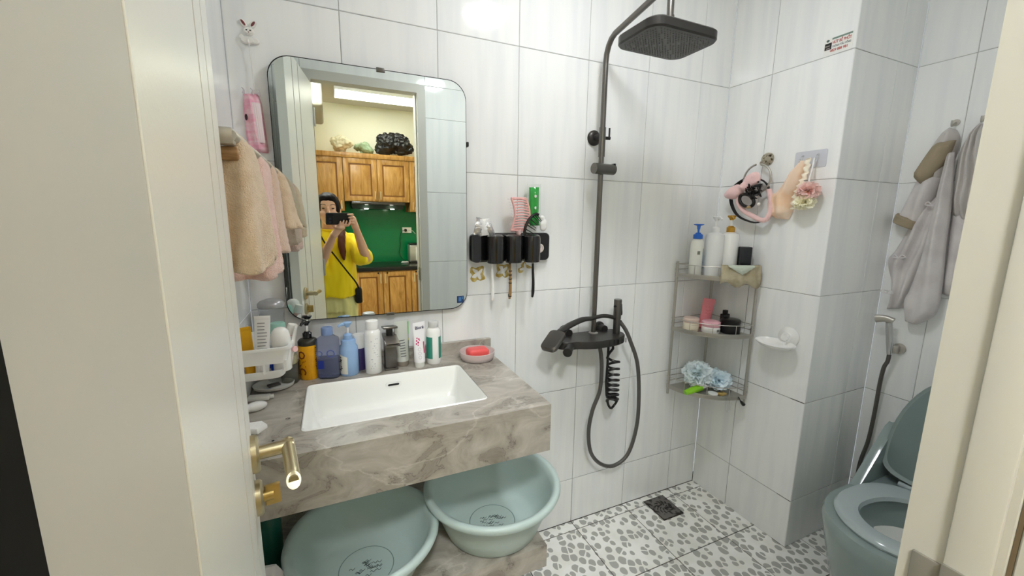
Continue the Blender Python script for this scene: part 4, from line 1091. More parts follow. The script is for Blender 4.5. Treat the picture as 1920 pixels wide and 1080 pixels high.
# big hose loop
ho = [(.440, -.100, .985), (.470, -.105, .945), (.500, -.105, .89), (.550, -.100, .783), (.580, -.090, .626), (.584, -.085, .468), (.548, -.080, .335), (.474, -.075, .290), (.398, -.075, .318), (.337, -.080, .393), (.317, -.085, .499), (.328, -.090, .597), (.358, -.095, .689), (.360, -.095, .810), (.345, -.090, .903)]
bm = B(); tube(bm, ho, .0085, n=12, smooth=7)
one('shower_hose', bm, mat('grey_hose', (96, 93, 90), .4, metal=.4), 'dark hose hanging in a long loop below the shower valve', 'hose', (.44, -.09, .6))
# bidet gun standing on the shelf with coiled hose
gn = thing('spray_gun', 'small upright gunmetal spray gun standing on the valve shelf', 'spray gun', (.428, -.095, VZ))
bm = B(); lathe(bm, [(.014, 0), (.0150, .003), (.0150, .060), (.0165, .064), (.0165, .142), (.0155, .146)], n=24); part('body', bm, GUN, gn)
bm = B(); prism(bm, [(.0150, .076), (.022, .078), (.0225, .085), (.0185, .125), (.0150, .128)], lambda a, b, d: Vector((a, d, b)), -.006, .006); part('trigger', bm, BLACKP, gn)
bm = B(); cyl(bm, (-.014, -.004, .118), (-.021, -.006, .118), .005, n=12); part('nozzle', bm, BLACKP, gn)
bm = B(); pts = [(.410, -.100, .902), (.408, -.105, .870), (.388, -.105, .850), (.384, -.100, .830)]
n_ = 8*22
for k in range(n_+1):
    a = 2*math.pi*k/22; s = k/n_; pts.append((.418+.024*math.cos(a+math.pi)+.006*s, -.100+.024*math.sin(a+math.pi), .826-.200*(s**.8)+.004*math.sin(a)))
for k in range(1, 34):
    a = 2*math.pi*k/22; pts.append((.424-.024*math.cos(a), -.100+.006*math.sin(2*a), .622+.026*math.sin(a)*(1 if k % 2 else .95)))
pts += [(.392, -.098, .66), (.388, -.096, .72), (.392, -.094, .80), (.394, -.092, .903)]
tube(bm, pts, .0054, n=8)
one('coil_hose', bm, mat('black_hose', (30, 29, 29), .35), 'black coiled hose hanging under the valve shelf', 'hose', (.41, -.1, .75))

# ------------------------------------------------------------------ corner rack
RC = Vector((1.062, -.020)); RR_ = .246
rk = thing('corner_rack', 'three-tier steel corner rack in the shower corner', 'shelf', (1.0, -.08, .55))
for px, py, z0, z1 in ((RC.x-RR_+.004, -.026, .566, 1.222), (RC.x-.006, -RR_-.006-.008, .566, 1.222), (RC.x-.010, -.030, .566, 1.20)):
    bm = B(); cyl(bm, (px, py, z0), (px, py, z1), .0062, n=12); part('post', bm, STEEL, rk, True)
def qarc(rad, z, n=18): return [Vector((RC.x-rad*math.cos(a), RC.y-rad*math.sin(a), z)) for a in [R(90*k/n) for k in range(n+1)]]
for tz in (1.158, .897, .603):
    bm = B(); o_ = qarc(RR_, 0); i_ = qarc(RR_-.003, 0)
    pts2 = [(p.x, p.y) for p in o_]+[(RC.x, RC.y)]
    prism(bm, pts2, onZ(tz), 0, .003); pl_ = part('shelf_plate', bm, mat('brushed_plate', (186, 182, 174), .45, metal=.6), rk, True)
    bm = B(); pts2 = [(p.x, p.y) for p in o_]+[(p.x, p.y) for p in reversed(i_)]; 
    loft(bm, [[Vector((p.x, p.y, tz-.008)) for p in o_], [Vector((p.x, p.y, tz+.012)) for p in o_], [Vector((p.x, p.y, tz+.012)) for p in i_], [Vector((p.x, p.y, tz-.008)) for p in i_]], cap=False, closed=False, loop=True); part('front_band', bm, STEEL, rk, True)
    bm = B(); tube(bm, qarc(RR_-.002, tz+.052), .0018, n=6); part('rail_wire', bm, STEEL, rk, True)
    for w0, w1 in (((RC.x-RR_, RC.y), (RC.x-.008, RC.y)), ((RC.x, RC.y-RR_), (RC.x, RC.y-.008))):
        bm = B(); tube(bm, [(w0[0], w0[1], tz+.052), (w1[0], w1[1], tz+.052)], .0018, n=6); tube(bm, [(w0[0], w0[1], tz+.026), (w1[0], w1[1], tz+.026)], .0018, n=6); part('side_wire', bm, STEEL, rk, True)
    for q in (22, 45, 68):
        a = R(q); p = (RC.x-(RR_-.002)*math.cos(a), RC.y-(RR_-.002)*math.sin(a)); bm = B(); cyl(bm, (p[0], p[1], tz), (p[0], p[1], tz+.052), .0016, n=6); part('spindle', bm, STEEL, rk, True)
T1, T2, T3 = 1.1612, .9002, .6062
def bottle(name, label, x, y, z, prof, body, sx=1., sy=1., n=32):
    t = thing(name, label, 'bottle', (x, y, z)); bm = B(); lathe(bm, prof, n=n, sx=sx, sy=sy); part('body', bm, body, t); return t
t = bottle('pump_bottle', 'slim white bottle with a blue pump on the top rack tier', .868, -.085, T1, [(.026, 0), (.0285, .004), (.0285, .135), (.026, .155), (.019, .166), (.016, .168)], mat('cream_white_plastic', (238, 238, 230), .3))
BL = mat('bright_blue_plastic', (44, 108, 206), .3)
bm = B(); lathe(bm, [(.0200, .1682), (.0205, .170), (.0205, .186), (.012, .192), (.009, .196)], n=26); part('collar', bm, BL, t)
bm = B(); cyl(bm, (0, 0, .195), (0, 0, .212), .0045, n=12); lathe(bm, [(.006, .210), (.008, .226), (.022, .231), (.022, .234), (.018, .235)], n=24); part('pump_head', bm, BL, t)
bm = B(); box(bm, (-.006, -.0290, .098), (.006, -.0284, .114)); bm.transform(Matrix.Rotation(R(-30), 4, 'Z')); part('label_mark', bm, mat('grey_olive_print', (130, 132, 118), .6), t)
bm = B(); loft(bm, [[Vector((math.cos(R(q))*.0288, math.sin(R(q))*.0288, z)) for q in (-75, -60, -45, -30)] for z in (.012, .125)], cap=False, closed=False); part('side_print', bm, mat('dusty_blue_print', (134, 160, 190), .5), t)
t = bottle('pump_bottle', 'large plain white pump bottle in the middle of the top rack tier', .930, -.125, T1, [(.036, 0), (.0395, .004), (.0385, .182), (.035, .190), (.020, .196), (.017, .198)], mat('soft_white_plastic', (234, 235, 234), .3))
pump(t, .196, WHITEP, 1.2, None, (-.3, -1))
t = bottle('pump_bottle', 'large white bottle with a gold pump and black lettering on the top rack tier', 1.000, -.145, T1, [(.036, 0), (.0395, .004), (.0390, .184), (.035, .193), (.022, .198), (.018, .200)], WHITEG)
GO = mat('gold_plastic', (206, 158, 62), .25, metal=.6)
pump(t, .198, GO, 1.25, WHITEP, (-.6, -.8))
ink_bars(t, .0398, 1.0, -.145, -52, .02, .150, .020, 13, INK)
bm = B(); box(bm, (-.022, -.024, 0), (.022, .024, .137), bev=.004); bm.transform(Matrix.Translation((1.030, -.205, T1)) @ Matrix.Rotation(R(-35), 4, 'Z'))
one('black_bottle', bm, mat('black_bottle', (20, 22, 28), .25), 'square black bottle at the right end of the top rack tier', 'bottle', (1.03, -.205, T1))
# folded cloth with pinked edges hung over the top rail
t = thing('cleaning_cloth', 'beige cleaning cloth with zigzag edges hung over the top rack rail', 'cloth', (.96, -.215, 1.16))
def arcpt(q, z, out_): a = R(q); return Vector((RC.x-(RR_+out_)*math.cos(a), RC.y-(RR_+out_)*math.sin(a), z))
def zig(n, f): return [f(k/n, (.0035 if k % 2 else -.0005)) for k in range(n+1)]
bm = B(); rows = []
for i in range(25):
    q = 47+i/24*42; zb = 1.138+.010*math.sin(i*.55)-.012*(i/24)+(.003 if i % 2 else 0); rows.append([arcpt(q, 1.218, -.008), arcpt(q, 1.2165, .003+.0015*math.sin(i)), arcpt(q, 1.19, .006+.003*math.sin(i*.8)), arcpt(q, 1.165, .008+.004*math.sin(i*.8)), arcpt(q, zb, .009+.004*math.sin(i*.7))])
loft(bm, rows, cap=False, closed=False); o = part('cloth', bm, mat('beige_chamois', (190, 180, 154), .9, var=((170, 158, 130), 24., .4, .6), bump=(200, .4)), t, True); md = o.modifiers.new('thick', 'SOLIDIFY'); md.thickness = .003; md.offset = 1
bm = B(); rows = []
for i in range(13):
    s = i/12; q = 53+s*26; zb = 1.214-.034*(1-abs(2*s-1))+(.002 if i % 2 else 0); rows.append([arcpt(q, 1.2195, -.004), arcpt(q, 1.2185, .0065), arcpt(q, min(1.216, zb), .0115+.002*(1-abs(2*s-1)))])
loft(bm, rows, cap=False, closed=False); o = part('corner_flap', bm, mat('pale_sage', (206, 214, 200), .9, bump=(200, .3)), t, True); md = o.modifiers.new('thick', 'SOLIDIFY'); md.thickness = .002; md.offset = 1
# middle tier
def jar(name, label, x, y, r, h1, h2, body, lid, cat='jar'):
    t = thing(name, label, cat, (x, y, T2)); bm = B(); lathe(bm, [(r*.92, 0), (r, .004), (r, h1*.85), (r*.93, h1)], n=32); part('body', bm, body, t)
    bm = B(); lathe(bm, [(r*.96, h1+.0002), (r, h1+.003), (r, h1+h2-.004), (r*.9, h1+h2), (r*.4, h1+h2+.002)], n=32); part('lid', bm, lid, t); return t
t = jar('cream_jar', 'cream-coloured jar with a blush lid on the left of the middle tier', .866, -.090, .036, .040, .022, mat('cream_jar', (226, 216, 196), .25, coat=.3), mat('blush_lid', (222, 198, 186), .3))
bm = B(); loft(bm, [[Vector((math.cos(R(q))*.0363, math.sin(R(q))*.0363, z)) for q in range(-135, -60, 12)] for z in (.010, .011)], cap=False, closed=False); loft(bm, [[Vector((math.cos(R(q))*.0363, math.sin(R(q))*.0363, z)) for q in range(-135, -60, 12)] for z in (.032, .033)], cap=False, closed=False); part('label_border', bm, mat('taupe_print', (160, 146, 128), .6), t)
t = jar('scrub_jar', 'white jar with a pink lid in the middle of the middle tier', .926, -.150, .040, .030, .024, WHITEG, mat('rose_lid', (236, 182, 194), .35))
bm = B(); loft(bm, [[Vector((math.cos(R(q))*.0403, math.sin(R(q))*.0403, z)) for q in range(-100, -70, 6)] for z in (.010, .022)], cap=False, closed=False); part('barcode', bm, mat('barcode_print', (120, 120, 120), .6), t)
t = jar('black_jar', 'round black jar on the right of the middle tier', 1.006, -.188, .043, .046, .018, mat('black_jar', (16, 16, 18), .3), mat('black_jar', (16, 16, 18), .3))
t = thing('perfume_bottle', 'small black bottle with a square stopper in front of the black jar', 'bottle', (1.024, -.142, T2))
bm = B(); box(bm, (-.020, -.012, 0), (.020, .012, .078), bev=.004); part('body', bm, mat('black_jar', (16, 16, 18), .3), t)
bm = B(); box(bm, (-.010, -.008, .078), (.010, .008, .096), bev=.002); part('stopper', bm, mat('black_jar', (16, 16, 18), .3), t)
t = thing('cosmetic_tube', 'rose pink squeeze tube standing at the back of the middle tier', 'tube', (.955, -.085, T2), (0, R(7), R(-25)))
bm = B(); rg = []
for k in range(9):
    s = k/8; rg.append([Vector((math.cos(2*math.pi*i/24)*(.024+.006*s), math.sin(2*math.pi*i/24)*(.017*(1-s)+.0015), .004+.142*s)) for i in range(24)])
loft(bm, rg); part('body', bm, mat('rose_tube', (222, 132, 140), .35), t)
bm = B(); lathe(bm, [(.018, 0), (.019, .002), (.019, .0038)], n=24, sy=.8); part('cap', bm, mat('rose_cap', (206, 112, 122), .35), t)
for k in range(4):
    bm = B(); pts_ = [(-.012+.006*i, -.0105+.0025*k-.0006, .075+.014*k+.004*math.sin(i*2+k)) for i in range(5)]; tube(bm, pts_, .0006, n=4); part('printed_scroll', bm, mat('deep_rose_print', (188, 84, 96), .6), t)
# bottom tier
LOOF = mat('pale_blue_mesh', (242, 249, 251), .8)
def pouf(name, label, cat, c, rad, m, seed, petals=46, sq=1., group=None):
    """bath pouf: crumpled net ruffles round a core"""
    random.seed(seed); bm = B()
    for k in range(petals):
        u = Vector((random.gauss(0, 1), random.gauss(0, 1), random.gauss(0, 1)*sq)).normalized()
        a, b, _ = frame_from(u); ph = random.uniform(0, 6.28); rr_ = rad*random.uniform(.34, .5)
        cen = Vector(c)+Vector((u.x*rad*.62, u.y*rad*.62, u.z*rad*.62*sq)); inner, outer = [], []
        for i in range(14):
            q = 2*math.pi*i/14; w1 = 1+.22*math.sin(3*q+ph)
            inner.append(cen+(a*math.cos(q)+b*math.sin(q))*rr_*.25-u*rad*.35)
            outer.append(cen+(a*math.cos(q)+b*math.sin(q))*rr_*w1+u*rad*.18*math.sin(4*q+ph))
        mid = [x.lerp(y, .55)-u*rad*.05*math.sin(i) for i, (x, y) in enumerate(zip(inner, outer))]
        loft(bm, [inner, mid, outer], cap=False)
    o = one(name, bm, m, label, cat, Vector(c)-Vector((0, 0, rad*sq)), group, smooth=180)
    return o
def clampz(o, zmin):
    inv = o.location.z
    for v in o.data.vertices:
        if v.co.z+inv < zmin: v.co.z = zmin-inv+.0005*random.random()
p1 = pouf('bath_pouf', 'pale blue bath pouf on the left of the bottom rack tier', 'bath pouf', (.925, -.105, .680), .082, LOOF, 21, 54, .9, 'poufs on the bottom tier'); clampz(p1, T3)
p2 = pouf('bath_pouf', 'pale blue bath pouf spilling over the front of the bottom rack tier', 'bath pouf', (.995, -.165, .662), .070, mat('sky_mesh', (234, 246, 252), .8), 22, 40, .8, 'poufs on the bottom tier'); clampz(p2, T3)
t = thing('cosmetic_tube', 'lime green tube with a white cap lying on the bottom rack tier', 'tube', (.872, -.140, T3+.0165), (R(90+0), R(10), R(112)))
t.rotation_euler = (0, R(76), R(-12)); 
bm = B(); rg = []
for k in range(9):
    s = k/8; rg.append([Vector((math.cos(2*math.pi*i/20)*(.010+.0055*min(1, s*2)), math.sin(2*math.pi*i/20)*(.0155+.002*math.sin(3*s)), -.052+.088*s)) for i in range(20)])
loft(bm, rg); part('body', bm, mat('lime_tube', (140, 204, 40), .35), t)
bm = B(); lathe(bm, [(.010, .036), (.011, .038), (.0105, .058), (.009, .060)], n=20); part('cap', bm, WHITEP, t)
bm = B(); lathe(bm, [(.020, 0), (.022, .003), (.022, .014), (.019, .015)], n=24, o=(.925, -.196, T3)); one('soap_case', bm, WHITEP, 'small white round case at the front of the bottom rack tier', 'case', (.925, -.196, T3))
bm = B(); box(bm, (.952, -.220, T3+.0005), (.990, -.196, T3+.012), bev=.003); one('wrapped_soap', bm, mat('gold_wrapper', (196, 168, 96), .4, bump=(120, .6)), 'small gold wrapped soap at the front of the bottom rack tier', 'soap', (.97, -.208, T3))
t = thing('nail_brush', 'small black brush hanging below the right front of the bottom tier', 'brush', (1.035, -.262, .572))
bm = B(); tube(bm, [(1.018, -.268, .598), (1.028, -.270, .586), (1.040, -.272, .574)], [.002, .007, .009], n=10, smooth=4); part('head', bm, BLACKP, t, True)
bm = B(); tube(bm, [(1.018, -.268, .598), (1.014, -.262, .612)], .0022, n=8); part('stem', bm, BLACKP, t, True)
bm = B(); tube(bm, [(.955, -.243, .612), (.952, -.252, .575), (.955, -.254, .550), (.968, -.254, .546), (.975, -.252, .560), (.975, -.247, .600)], .0022, n=8, smooth=4)
one('clear_hook', bm, CLEAR, 'clear plastic hook hanging from the bottom rack tier', 'hook', (.965, -.25, .55))

# ------------------------------------------------------------------ right wall: towel ring, hair bands, caps, sticker, soap dish
WX = onX(XC)
t = thing('towel_ring', 'worn metal towel ring on the right wall with hair bands on it', 'towel ring', (XC, -.229, 1.675))
bm = B(); lathe(bm, [(.026, .001), (.026, .010), (.020, .018), (.008, .020)], n=28, o=(XC, -.229, 1.675), axis=(-1, 0, 0)); cyl(bm, (XC-.015, -.228, 1.662), (XC-.034, -.224, 1.655), .010, n=14)
part('mount', bm, mat('worn_chrome', (178, 170, 152), .3, metal=.8, var=((70, 58, 40), 90., .56, .6)), t, True)
ringp = [Vector((XC-.036, -.212+.062*math.cos(a), 1.592+.062*math.sin(a))) for a in [R(118+k*10) for k in range(31)]]
bm = B(); tube(bm, [Vector((XC-.034, -.224, 1.655))]+ringp[0:0]+[Vector((XC-.036, -.212+.062*math.cos(a), 1.592+.062*math.sin(a))) for a in [R(100+k*10) for k in range(35)]], .0042, n=10); part('ring', bm, STEEL, t, True)
PLUSH = mat('pink_plush', (242, 202, 200), .95, sheen=.6, bump=(300, .6))
t = thing('plush_headband', 'pink plush headband with a bow hanging on the towel ring', 'headband', (XC-.05, -.17, 1.41))
bm = B(); ball(bm, (XC-.062, -.128, 1.540), (.022, .050, .030), rot=Matrix.Rotation(R(-20), 3, 'X')); ball(bm, (XC-.060, -.208, 1.588), (.020, .040, .030), rot=Matrix.Rotation(R(-35), 3, 'X')); ball(bm, (XC-.066, -.178, 1.560), (.020, .022, .020))
ob = finish(bm, .004, 4, (.004, 40., 1.)); part('bow', ob, PLUSH, t, True, smooth=180)
bm = B(); tube(bm, [(XC-.050, -.160, 1.555), (XC-.052, -.146, 1.505), (XC-.052, -.167, 1.466), (XC-.050, -.212, 1.437), (XC-.046, -.275, 1.416), (XC-.036, -.290, 1.47), (XC-.034, -.270, 1.545)], .0105, n=12, smooth=6); part('band', bm, PLUSH, t, True)
bm = B(); bm_pts = [(XC-.040, -.098, 1.520), (XC-.042, -.112, 1.475), (XC-.042, -.142, 1.437), (XC-.040, -.185, 1.415), (XC-.038, -.240, 1.406), (XC-.030, -.28, 1.44), (XC-.028, -.26, 1.56), (XC-.028, -.18, 1.60), (XC-.032, -.11, 1.57)]
tube(bm, bm_pts, .012, n=10, smooth=6, cyclic=True, sx=.28, sy=1.)
one('black_headband', bm, mat('black_fabric', (30, 30, 31), .7), 'wide black headband hanging lowest on the towel ring', 'headband', (XC-.04, -.18, 1.41))
random.seed(31); bm = B()
for k in range(44):
    a = random.uniform(0, 6.28); rr_ = random.uniform(.010, .036); c = Vector((XC-.066+random.uniform(-.012, .012), -.226+rr_*math.cos(a)*.9, 1.545+rr_*math.sin(a)))
    d = Vector((random.uniform(-1, .3), random.uniform(-1, 1), random.uniform(-1, 1))).normalized()*.013
    tube(bm, [c-d, c+Vector((random.uniform(-.004, .004),)*3), c+d], [.0018, .0048, .0012], n=6, smooth=3)
one('scrunchie', bm, mat('black_satin', (22, 20, 20), .35), 'frilly black hair tie in front of the pink bow', 'hair tie', (XC-.066, -.226, 1.52))
bm = B(); tube(bm, [Vector((XC-.064, -.195+.035*math.cos(a), 1.500+.026*math.sin(a)+.01*math.cos(a))) for a in [R(k*15) for k in range(24)]], .007, n=10, cyclic=True)
one('scrunchie', bm, mat('black_tan_satin', (26, 22, 20), .35, var=((190, 160, 116), 18., .56, .6)), 'black and tan hair tie hanging below the frilly black one', 'hair tie', (XC-.06, -.195, 1.475))
bm = B(); ball(bm, (XC-.060, -.250, 1.483), .0068); one('pearl_bead', bm, mat('pearl', (236, 232, 226), .25), 'round pearl bead hanging by the pink headband', 'bead', (XC-.06, -.25, 1.477))
# clear adhesive hook plate
t = thing('hook_plate', 'clear adhesive plate with two hooks on the right wall', 'hook', (XC, -.402, 1.653))
bm = B(); prism(bm, [(-.402+a, 1.653+b) for a, b in rrect(.118, .066, .006, 4)], WX, .0004, .0022); part('plate', bm, mat('frosted_plate', (206, 208, 216), .35), t, True)
for yy in (-.377, -.432):
    bm = B(); tube(bm, [(XC-.002, yy, 1.668), (XC-.012, yy, 1.664), (XC-.014, yy, 1.648), (XC-.024, yy, 1.644), (XC-.028, yy, 1.655)], .0034, n=8, smooth=4); part('hook', bm, CLEAR, t, True)
CAPM = mat('peach_film', (246, 208, 172), .35, var=((250, 226, 204), 20., .4, .62))
t = thing('frilled_bonnet', 'peach shower cap with frilled edge hanging from the clear hook', 'bonnet', (XC-.02, -.38, 1.65))
bm = B(); sheet(bm, [(-.372, 1.652), (-.335, 1.598), (-.300, 1.540), (-.262, 1.512), (-.262, 1.456), (-.292, 1.424)], [(-.392, 1.648), (-.388, 1.588), (-.378, 1.538), (-.366, 1.503), (-.362, 1.455), (-.350, 1.420)], WX, .046, rip=.008, freq=1.6, seed=1.4, base=.004, m=18); part('film', bm, CAPM, t, True)
bm = B(); rows = []
rufp = spline([(XC-.030, -.390, 1.652), (XC-.040, -.396, 1.60), (XC-.050, -.386, 1.555), (XC-.052, -.374, 1.51), (XC-.046, -.370, 1.46)], 12)
for k, p in enumerate(rufp):
    w_ = .010+.006*math.sin(k*1.15); rows.append([p+Vector((.012, -.004, 0)), p+Vector((-.004+.006*math.sin(k*1.15), -.012-.004*math.cos(k*1.15), .002*math.sin(k))), p+Vector((.0, -.024-w_*.5, .003*math.cos(k*.9)))])
loft(bm, rows, cap=False, closed=False); o = part('frill', bm, mat('cream_frill', (248, 236, 214), .6), t, True, smooth=180); md = o.modifiers.new('thick', 'SOLIDIFY'); md.thickness = .0015
bm = B(); tube(bm, [(XC-.024, -.377, 1.648), (XC-.026, -.383, 1.640), (XC-.022, -.384, 1.62)], .0016, n=6); part('loop', bm, mat('cream_frill', (248, 236, 214), .6), t, True)
pouf('bath_pouf', 'dusty pink bath pouf hanging on a white cord from the clear hook', 'bath pouf', (XC-.048, -.438, 1.528), .048, mat('dusty_pink_mesh', (252, 226, 220), .75, trans=.1, ior=1.1), 41, 50, .75, 'poufs on the right wall')
pouf('bath_pouf', 'pale yellow bath pouf hanging under the pink one', 'bath pouf', (XC-.052, -.432, 1.486), .042, mat('cream_mesh', (254, 251, 232), .75, trans=.1, ior=1.1), 42, 50, .72, 'poufs on the right wall')
bm = B(); tube(bm, [(XC-.048, -.433, 1.545), (XC-.040, -.4345, 1.60), (XC-.0285, -.4325, 1.652), (XC-.034, -.430, 1.60), (XC-.044, -.427, 1.545)], .0026, n=8, smooth=5)
one('pouf_cord', bm, WHITEP, 'white cord looped over the clear hook', 'cord', (XC-.04, -.432, 1.6))
# advert sticker
t = thing('wall_sticker', 'small printed advert sticker high on the right wall', 'sticker', (XC, -.444, 2.053))
bm = B(); prism(bm, [(-.398, 2.084), (-.398, 2.027), (-.494, 2.027), (-.494, 2.084)], WX, .0003, .0007); part('paper', bm, mat('sticker_paper', (236, 236, 232), .5), t, True)
RED = mat('red_print', (176, 58, 56), .5); GRN = mat('sage_print', (118, 142, 132), .5); DKP = mat('black_print', (34, 30, 30), .5); TEALP = mat('grey_teal_print', (86, 106, 104), .5)
rel = lambda y, z: Vector((-.0010, y+.444, z-2.053))
lettering('HÚT BỂ PHỐT', .0135, t, RED, rel(-.457, 2.0655), (0, -1, 0), (0, 0, 1), bold=.0003, xs=.72)
lettering('THÔNG TẮC CỐNG', .0085, t, TEALP, rel(-.457, 2.0515), (0, -1, 0), (0, 0, 1), bold=.0002, xs=.78)
lettering('0829 888 981', .0125, t, RED, rel(-.450, 2.0385), (0, -1, 0), (0, 0, 1), bold=.0003, xs=.84)
bm = B(); box(bm, (XC-.0011, -.490, 2.0765), (XC-.0008, -.424, 2.0825)); part('green_bar', bm, GRN, t, True, smooth=0)
bm = B(); box(bm, (XC-.0011, -.424, 2.045), (XC-.0008, -.401, 2.068)); ph = part('picture', bm, DKP, t, True, smooth=0)
bm = B(); box(bm, (XC-.0014, -.418, 2.056), (XC-.0011, -.403, 2.060)); box(bm, (XC-.0014, -.420, 2.048), (XC-.0011, -.407, 2.051)); part('picture_detail', bm, mat('grey_print2', (150, 140, 136), .5), ph, True, smooth=0)
bm = B(); prism(bm, [(-.410+.0055*math.cos(a), 2.0765+.0045*math.sin(a)) for a in [2*math.pi*i/14 for i in range(14)]], WX, .0008, .0011); part('logo', bm, TEALP, t, True, smooth=0)
# suction soap dish
t = thing('suction_soap_dish', 'white oval suction soap dish on the right wall', 'soap dish', (XC, -.378, .90))
bm = B(); lathe(bm, [(.043, .001), (.042, .007), (.036, .011), (.024, .015), (.020, .021), (.008, .023)], n=36, o=(XC, -.408, .932), axis=(-1, 0, 0)); su = part('suction_cup', bm, WHITEP, t, True)
bm = B(); cyl(bm, (XC-.018, -.408, .932), (XC-.032, -.408, .932), .014, n=20); part('knob', bm, WHITEG, su, True)
bm = B(); lathe(bm, [(.45, -.012), (.80, -.006), (.98, .006), (1.0, .010), (.95, .010), (.76, -.002), (.4, -.006)], n=40, o=(XC-.050, -.385, .898), sx=.046, sy=.082)
bm.transform(Matrix.Translation((XC-.05, -.385, .898)) @ Matrix.Rotation(R(-8), 4, 'Y') @ Matrix.Translation((-XC+.05, .385, -.898))); part('dish', bm, WHITEG, t, True)
bm = B(); box(bm, (XC-.030, -.41, .896), (XC-.001, -.394, .915), bev=.003); part('arm', bm, WHITEP, t, True)

# ------------------------------------------------------------------ floor drain
t = thing('floor_drain', 'dark metal square floor drain near the shower corner', 'drain', (DRX, DRY, 0))
DM = mat('stained_drain', (112, 108, 104), .6, metal=.2, var=((40, 37, 36), 40., .5, .62))
bm = B(); box(bm, (-.064, -.072, .0004), (.064, .072, .0014)); part('dirty_edge', bm, mat('dirt', (52, 44, 38), .9, var=((90, 80, 70), 80., .5, .6)), t)
bm = B(); box(bm, (-.060, -.067, .0014), (.060, .067, .0038), bev=.001); part('plate', bm, DM, t)
for ring_, n_s, rad in ((0, 8, .018), (1, 12, .037)):
    for k in range(n_s):
        a = 2*math.pi*k/n_s; bm = B(); tube(bm, [Vector((math.cos(a+q*.35)*(rad+q*.012), math.sin(a+q*.35)*(rad+q*.012), .0040)) for q in (-.6, -.2, .2, .6)], [.001, .0024, .0024, .001], n=6); part('slot', bm, INK, t)

# ------------------------------------------------------------------ toilet
TY = -.868
tl_ = thing('toilet', 'grey-green one-piece toilet in the right alcove', 'toilet', (1.18, TY, 0))
def egg(xf, xb, hw, z, n=56, e=.42, yc=TY):
    xc_ = xf+hw*1.12; out_ = []
    for k in range(n):
        a = 2*math.pi*k/n; c, s = math.cos(a), math.sin(a)
        if c >= 0: x_ = xc_+(xb-xc_)*abs(c)**e; y_ = yc+hw*math.copysign(abs(s)**e, s)
        else: x_ = xc_+(xc_-xf)*c; y_ = yc+hw*s
        out_.append(Vector((x_, y_, z)))
    return out_
XB = X2-.004
bm = B(); rg = [egg(.97, XB, .145, 0), egg(.935, XB, .16, .02), egg(.88, XB, .18, .14), egg(.845, XB, .195, .26), egg(.824, XB, .207, .345), egg(.820, XB, .211, .378), egg(.828, XB, .206, .394), egg(.850, XB-.05, .190, .398)]
# bowl: from the rim down into the pan
hole_ = [(.905, 1.255, .128, .394), (.915, 1.245, .120, .372), (.94, 1.22, .100, .30), (.99, 1.19, .070, .22), (1.03, 1.15, .045, .19)]
rg += [egg(a, b, c, z, e=.9) for a, b, c, z in hole_]
loft(bm, rg); part('body', bm, GREENGREY, tl_, True, smooth=50)
bm = B(); rg = [egg(.94, 1.215, .101, .302, e=.9), egg(.99, 1.19, .071, .224, e=.9), egg(1.03, 1.15, .046, .194, e=.9)]
loft(bm, rg, cap=True); 
for f in list(bm.faces):
    if len(f.verts) > 4 and f.calc_center_median().z > .28: bm.faces.remove(f)
part('pan_glaze', bm, CERAM, tl_, True, smooth=60)
bm = B(); rg = [egg(.858, 1.29, .178, .3985, e=.7), egg(.855, 1.293, .181, .406, e=.7), egg(.862, 1.288, .175, .417, e=.7), egg(.880, 1.275, .158, .420, e=.7), egg(.925, 1.235, .112, .412, e=.95), egg(.932, 1.228, .107, .3985, e=.95)]
loft(bm, rg, cap=False, loop=True); part('seat', bm, GREENSEAT, tl_, True, smooth=50)
# raised lid
lidm = Matrix.Translation((1.306, TY, .425)) @ Matrix.Rotation(R(8), 4, 'Y')
bm = B(); rg = []
def lidring(sc_, d):
    out_ = []
    for k in range(48):
        a = 2*math.pi*k/48; c, s = math.cos(a), math.sin(a)
        if s >= 0: y_, z_ = .182*c, .10+.345*s
        else: y_, z_ = .182*math.copysign(abs(c)**.5, c), .10+.10*-(abs(s)**.5)
        out_.append(lidm @ Vector((d, y_*sc_, .235+(z_-.235)*sc_)))
    return out_
loft(bm, [lidring(.93, -.004), lidring(.985, -.012), lidring(1.0, -.006), lidring(1.0, .006), lidring(.97, .014)]); part('lid', bm, GREENGREY, tl_, True, smooth=50)
bm = B(); loft(bm, [lidring(.93, -.0042), lidring(.90, -.0046)], cap=True); part('lid_panel', bm, mat('greygreen_dark', (122, 138, 138), .2, coat=.3), tl_, True)
for s in (-1, 1):
    bm = B(); cyl(bm, (1.300, TY+s*.075, .413), (1.300, TY+s*.115, .413), .011, n=14); part('hinge', bm, GREENSEAT, tl_, True)
# low tank block and the side wings that run down to the rim
bm = B(); box(bm, (1.365, TY-.205, .30), (XB, TY+.205, .615), bev=.022, seg=4); part('tank', bm, GREENGREY, tl_, True, smooth=50)
for s in (-1, 1):
    y0 = TY+s*.205
    bm = B(); prism(bm, [(1.13, .375), (1.18, .422), (1.27, .520), (1.345, .600), (1.375, .615), (1.395, .600), (1.395, .375)], lambda a, b, d: Vector((a, y0-s*d, b)), .0, .030, bev=.013); part('wing', bm, GREENGREY, tl_, True, smooth=50)
bm = B(); rg = [[Vector((1.445+a, TY+b, z)) for a, b in rrect(.06, .05, .02, 5)] for z in (.615, .621)]; loft(bm, rg); part('flush_button', bm, CHROME, tl_, True)

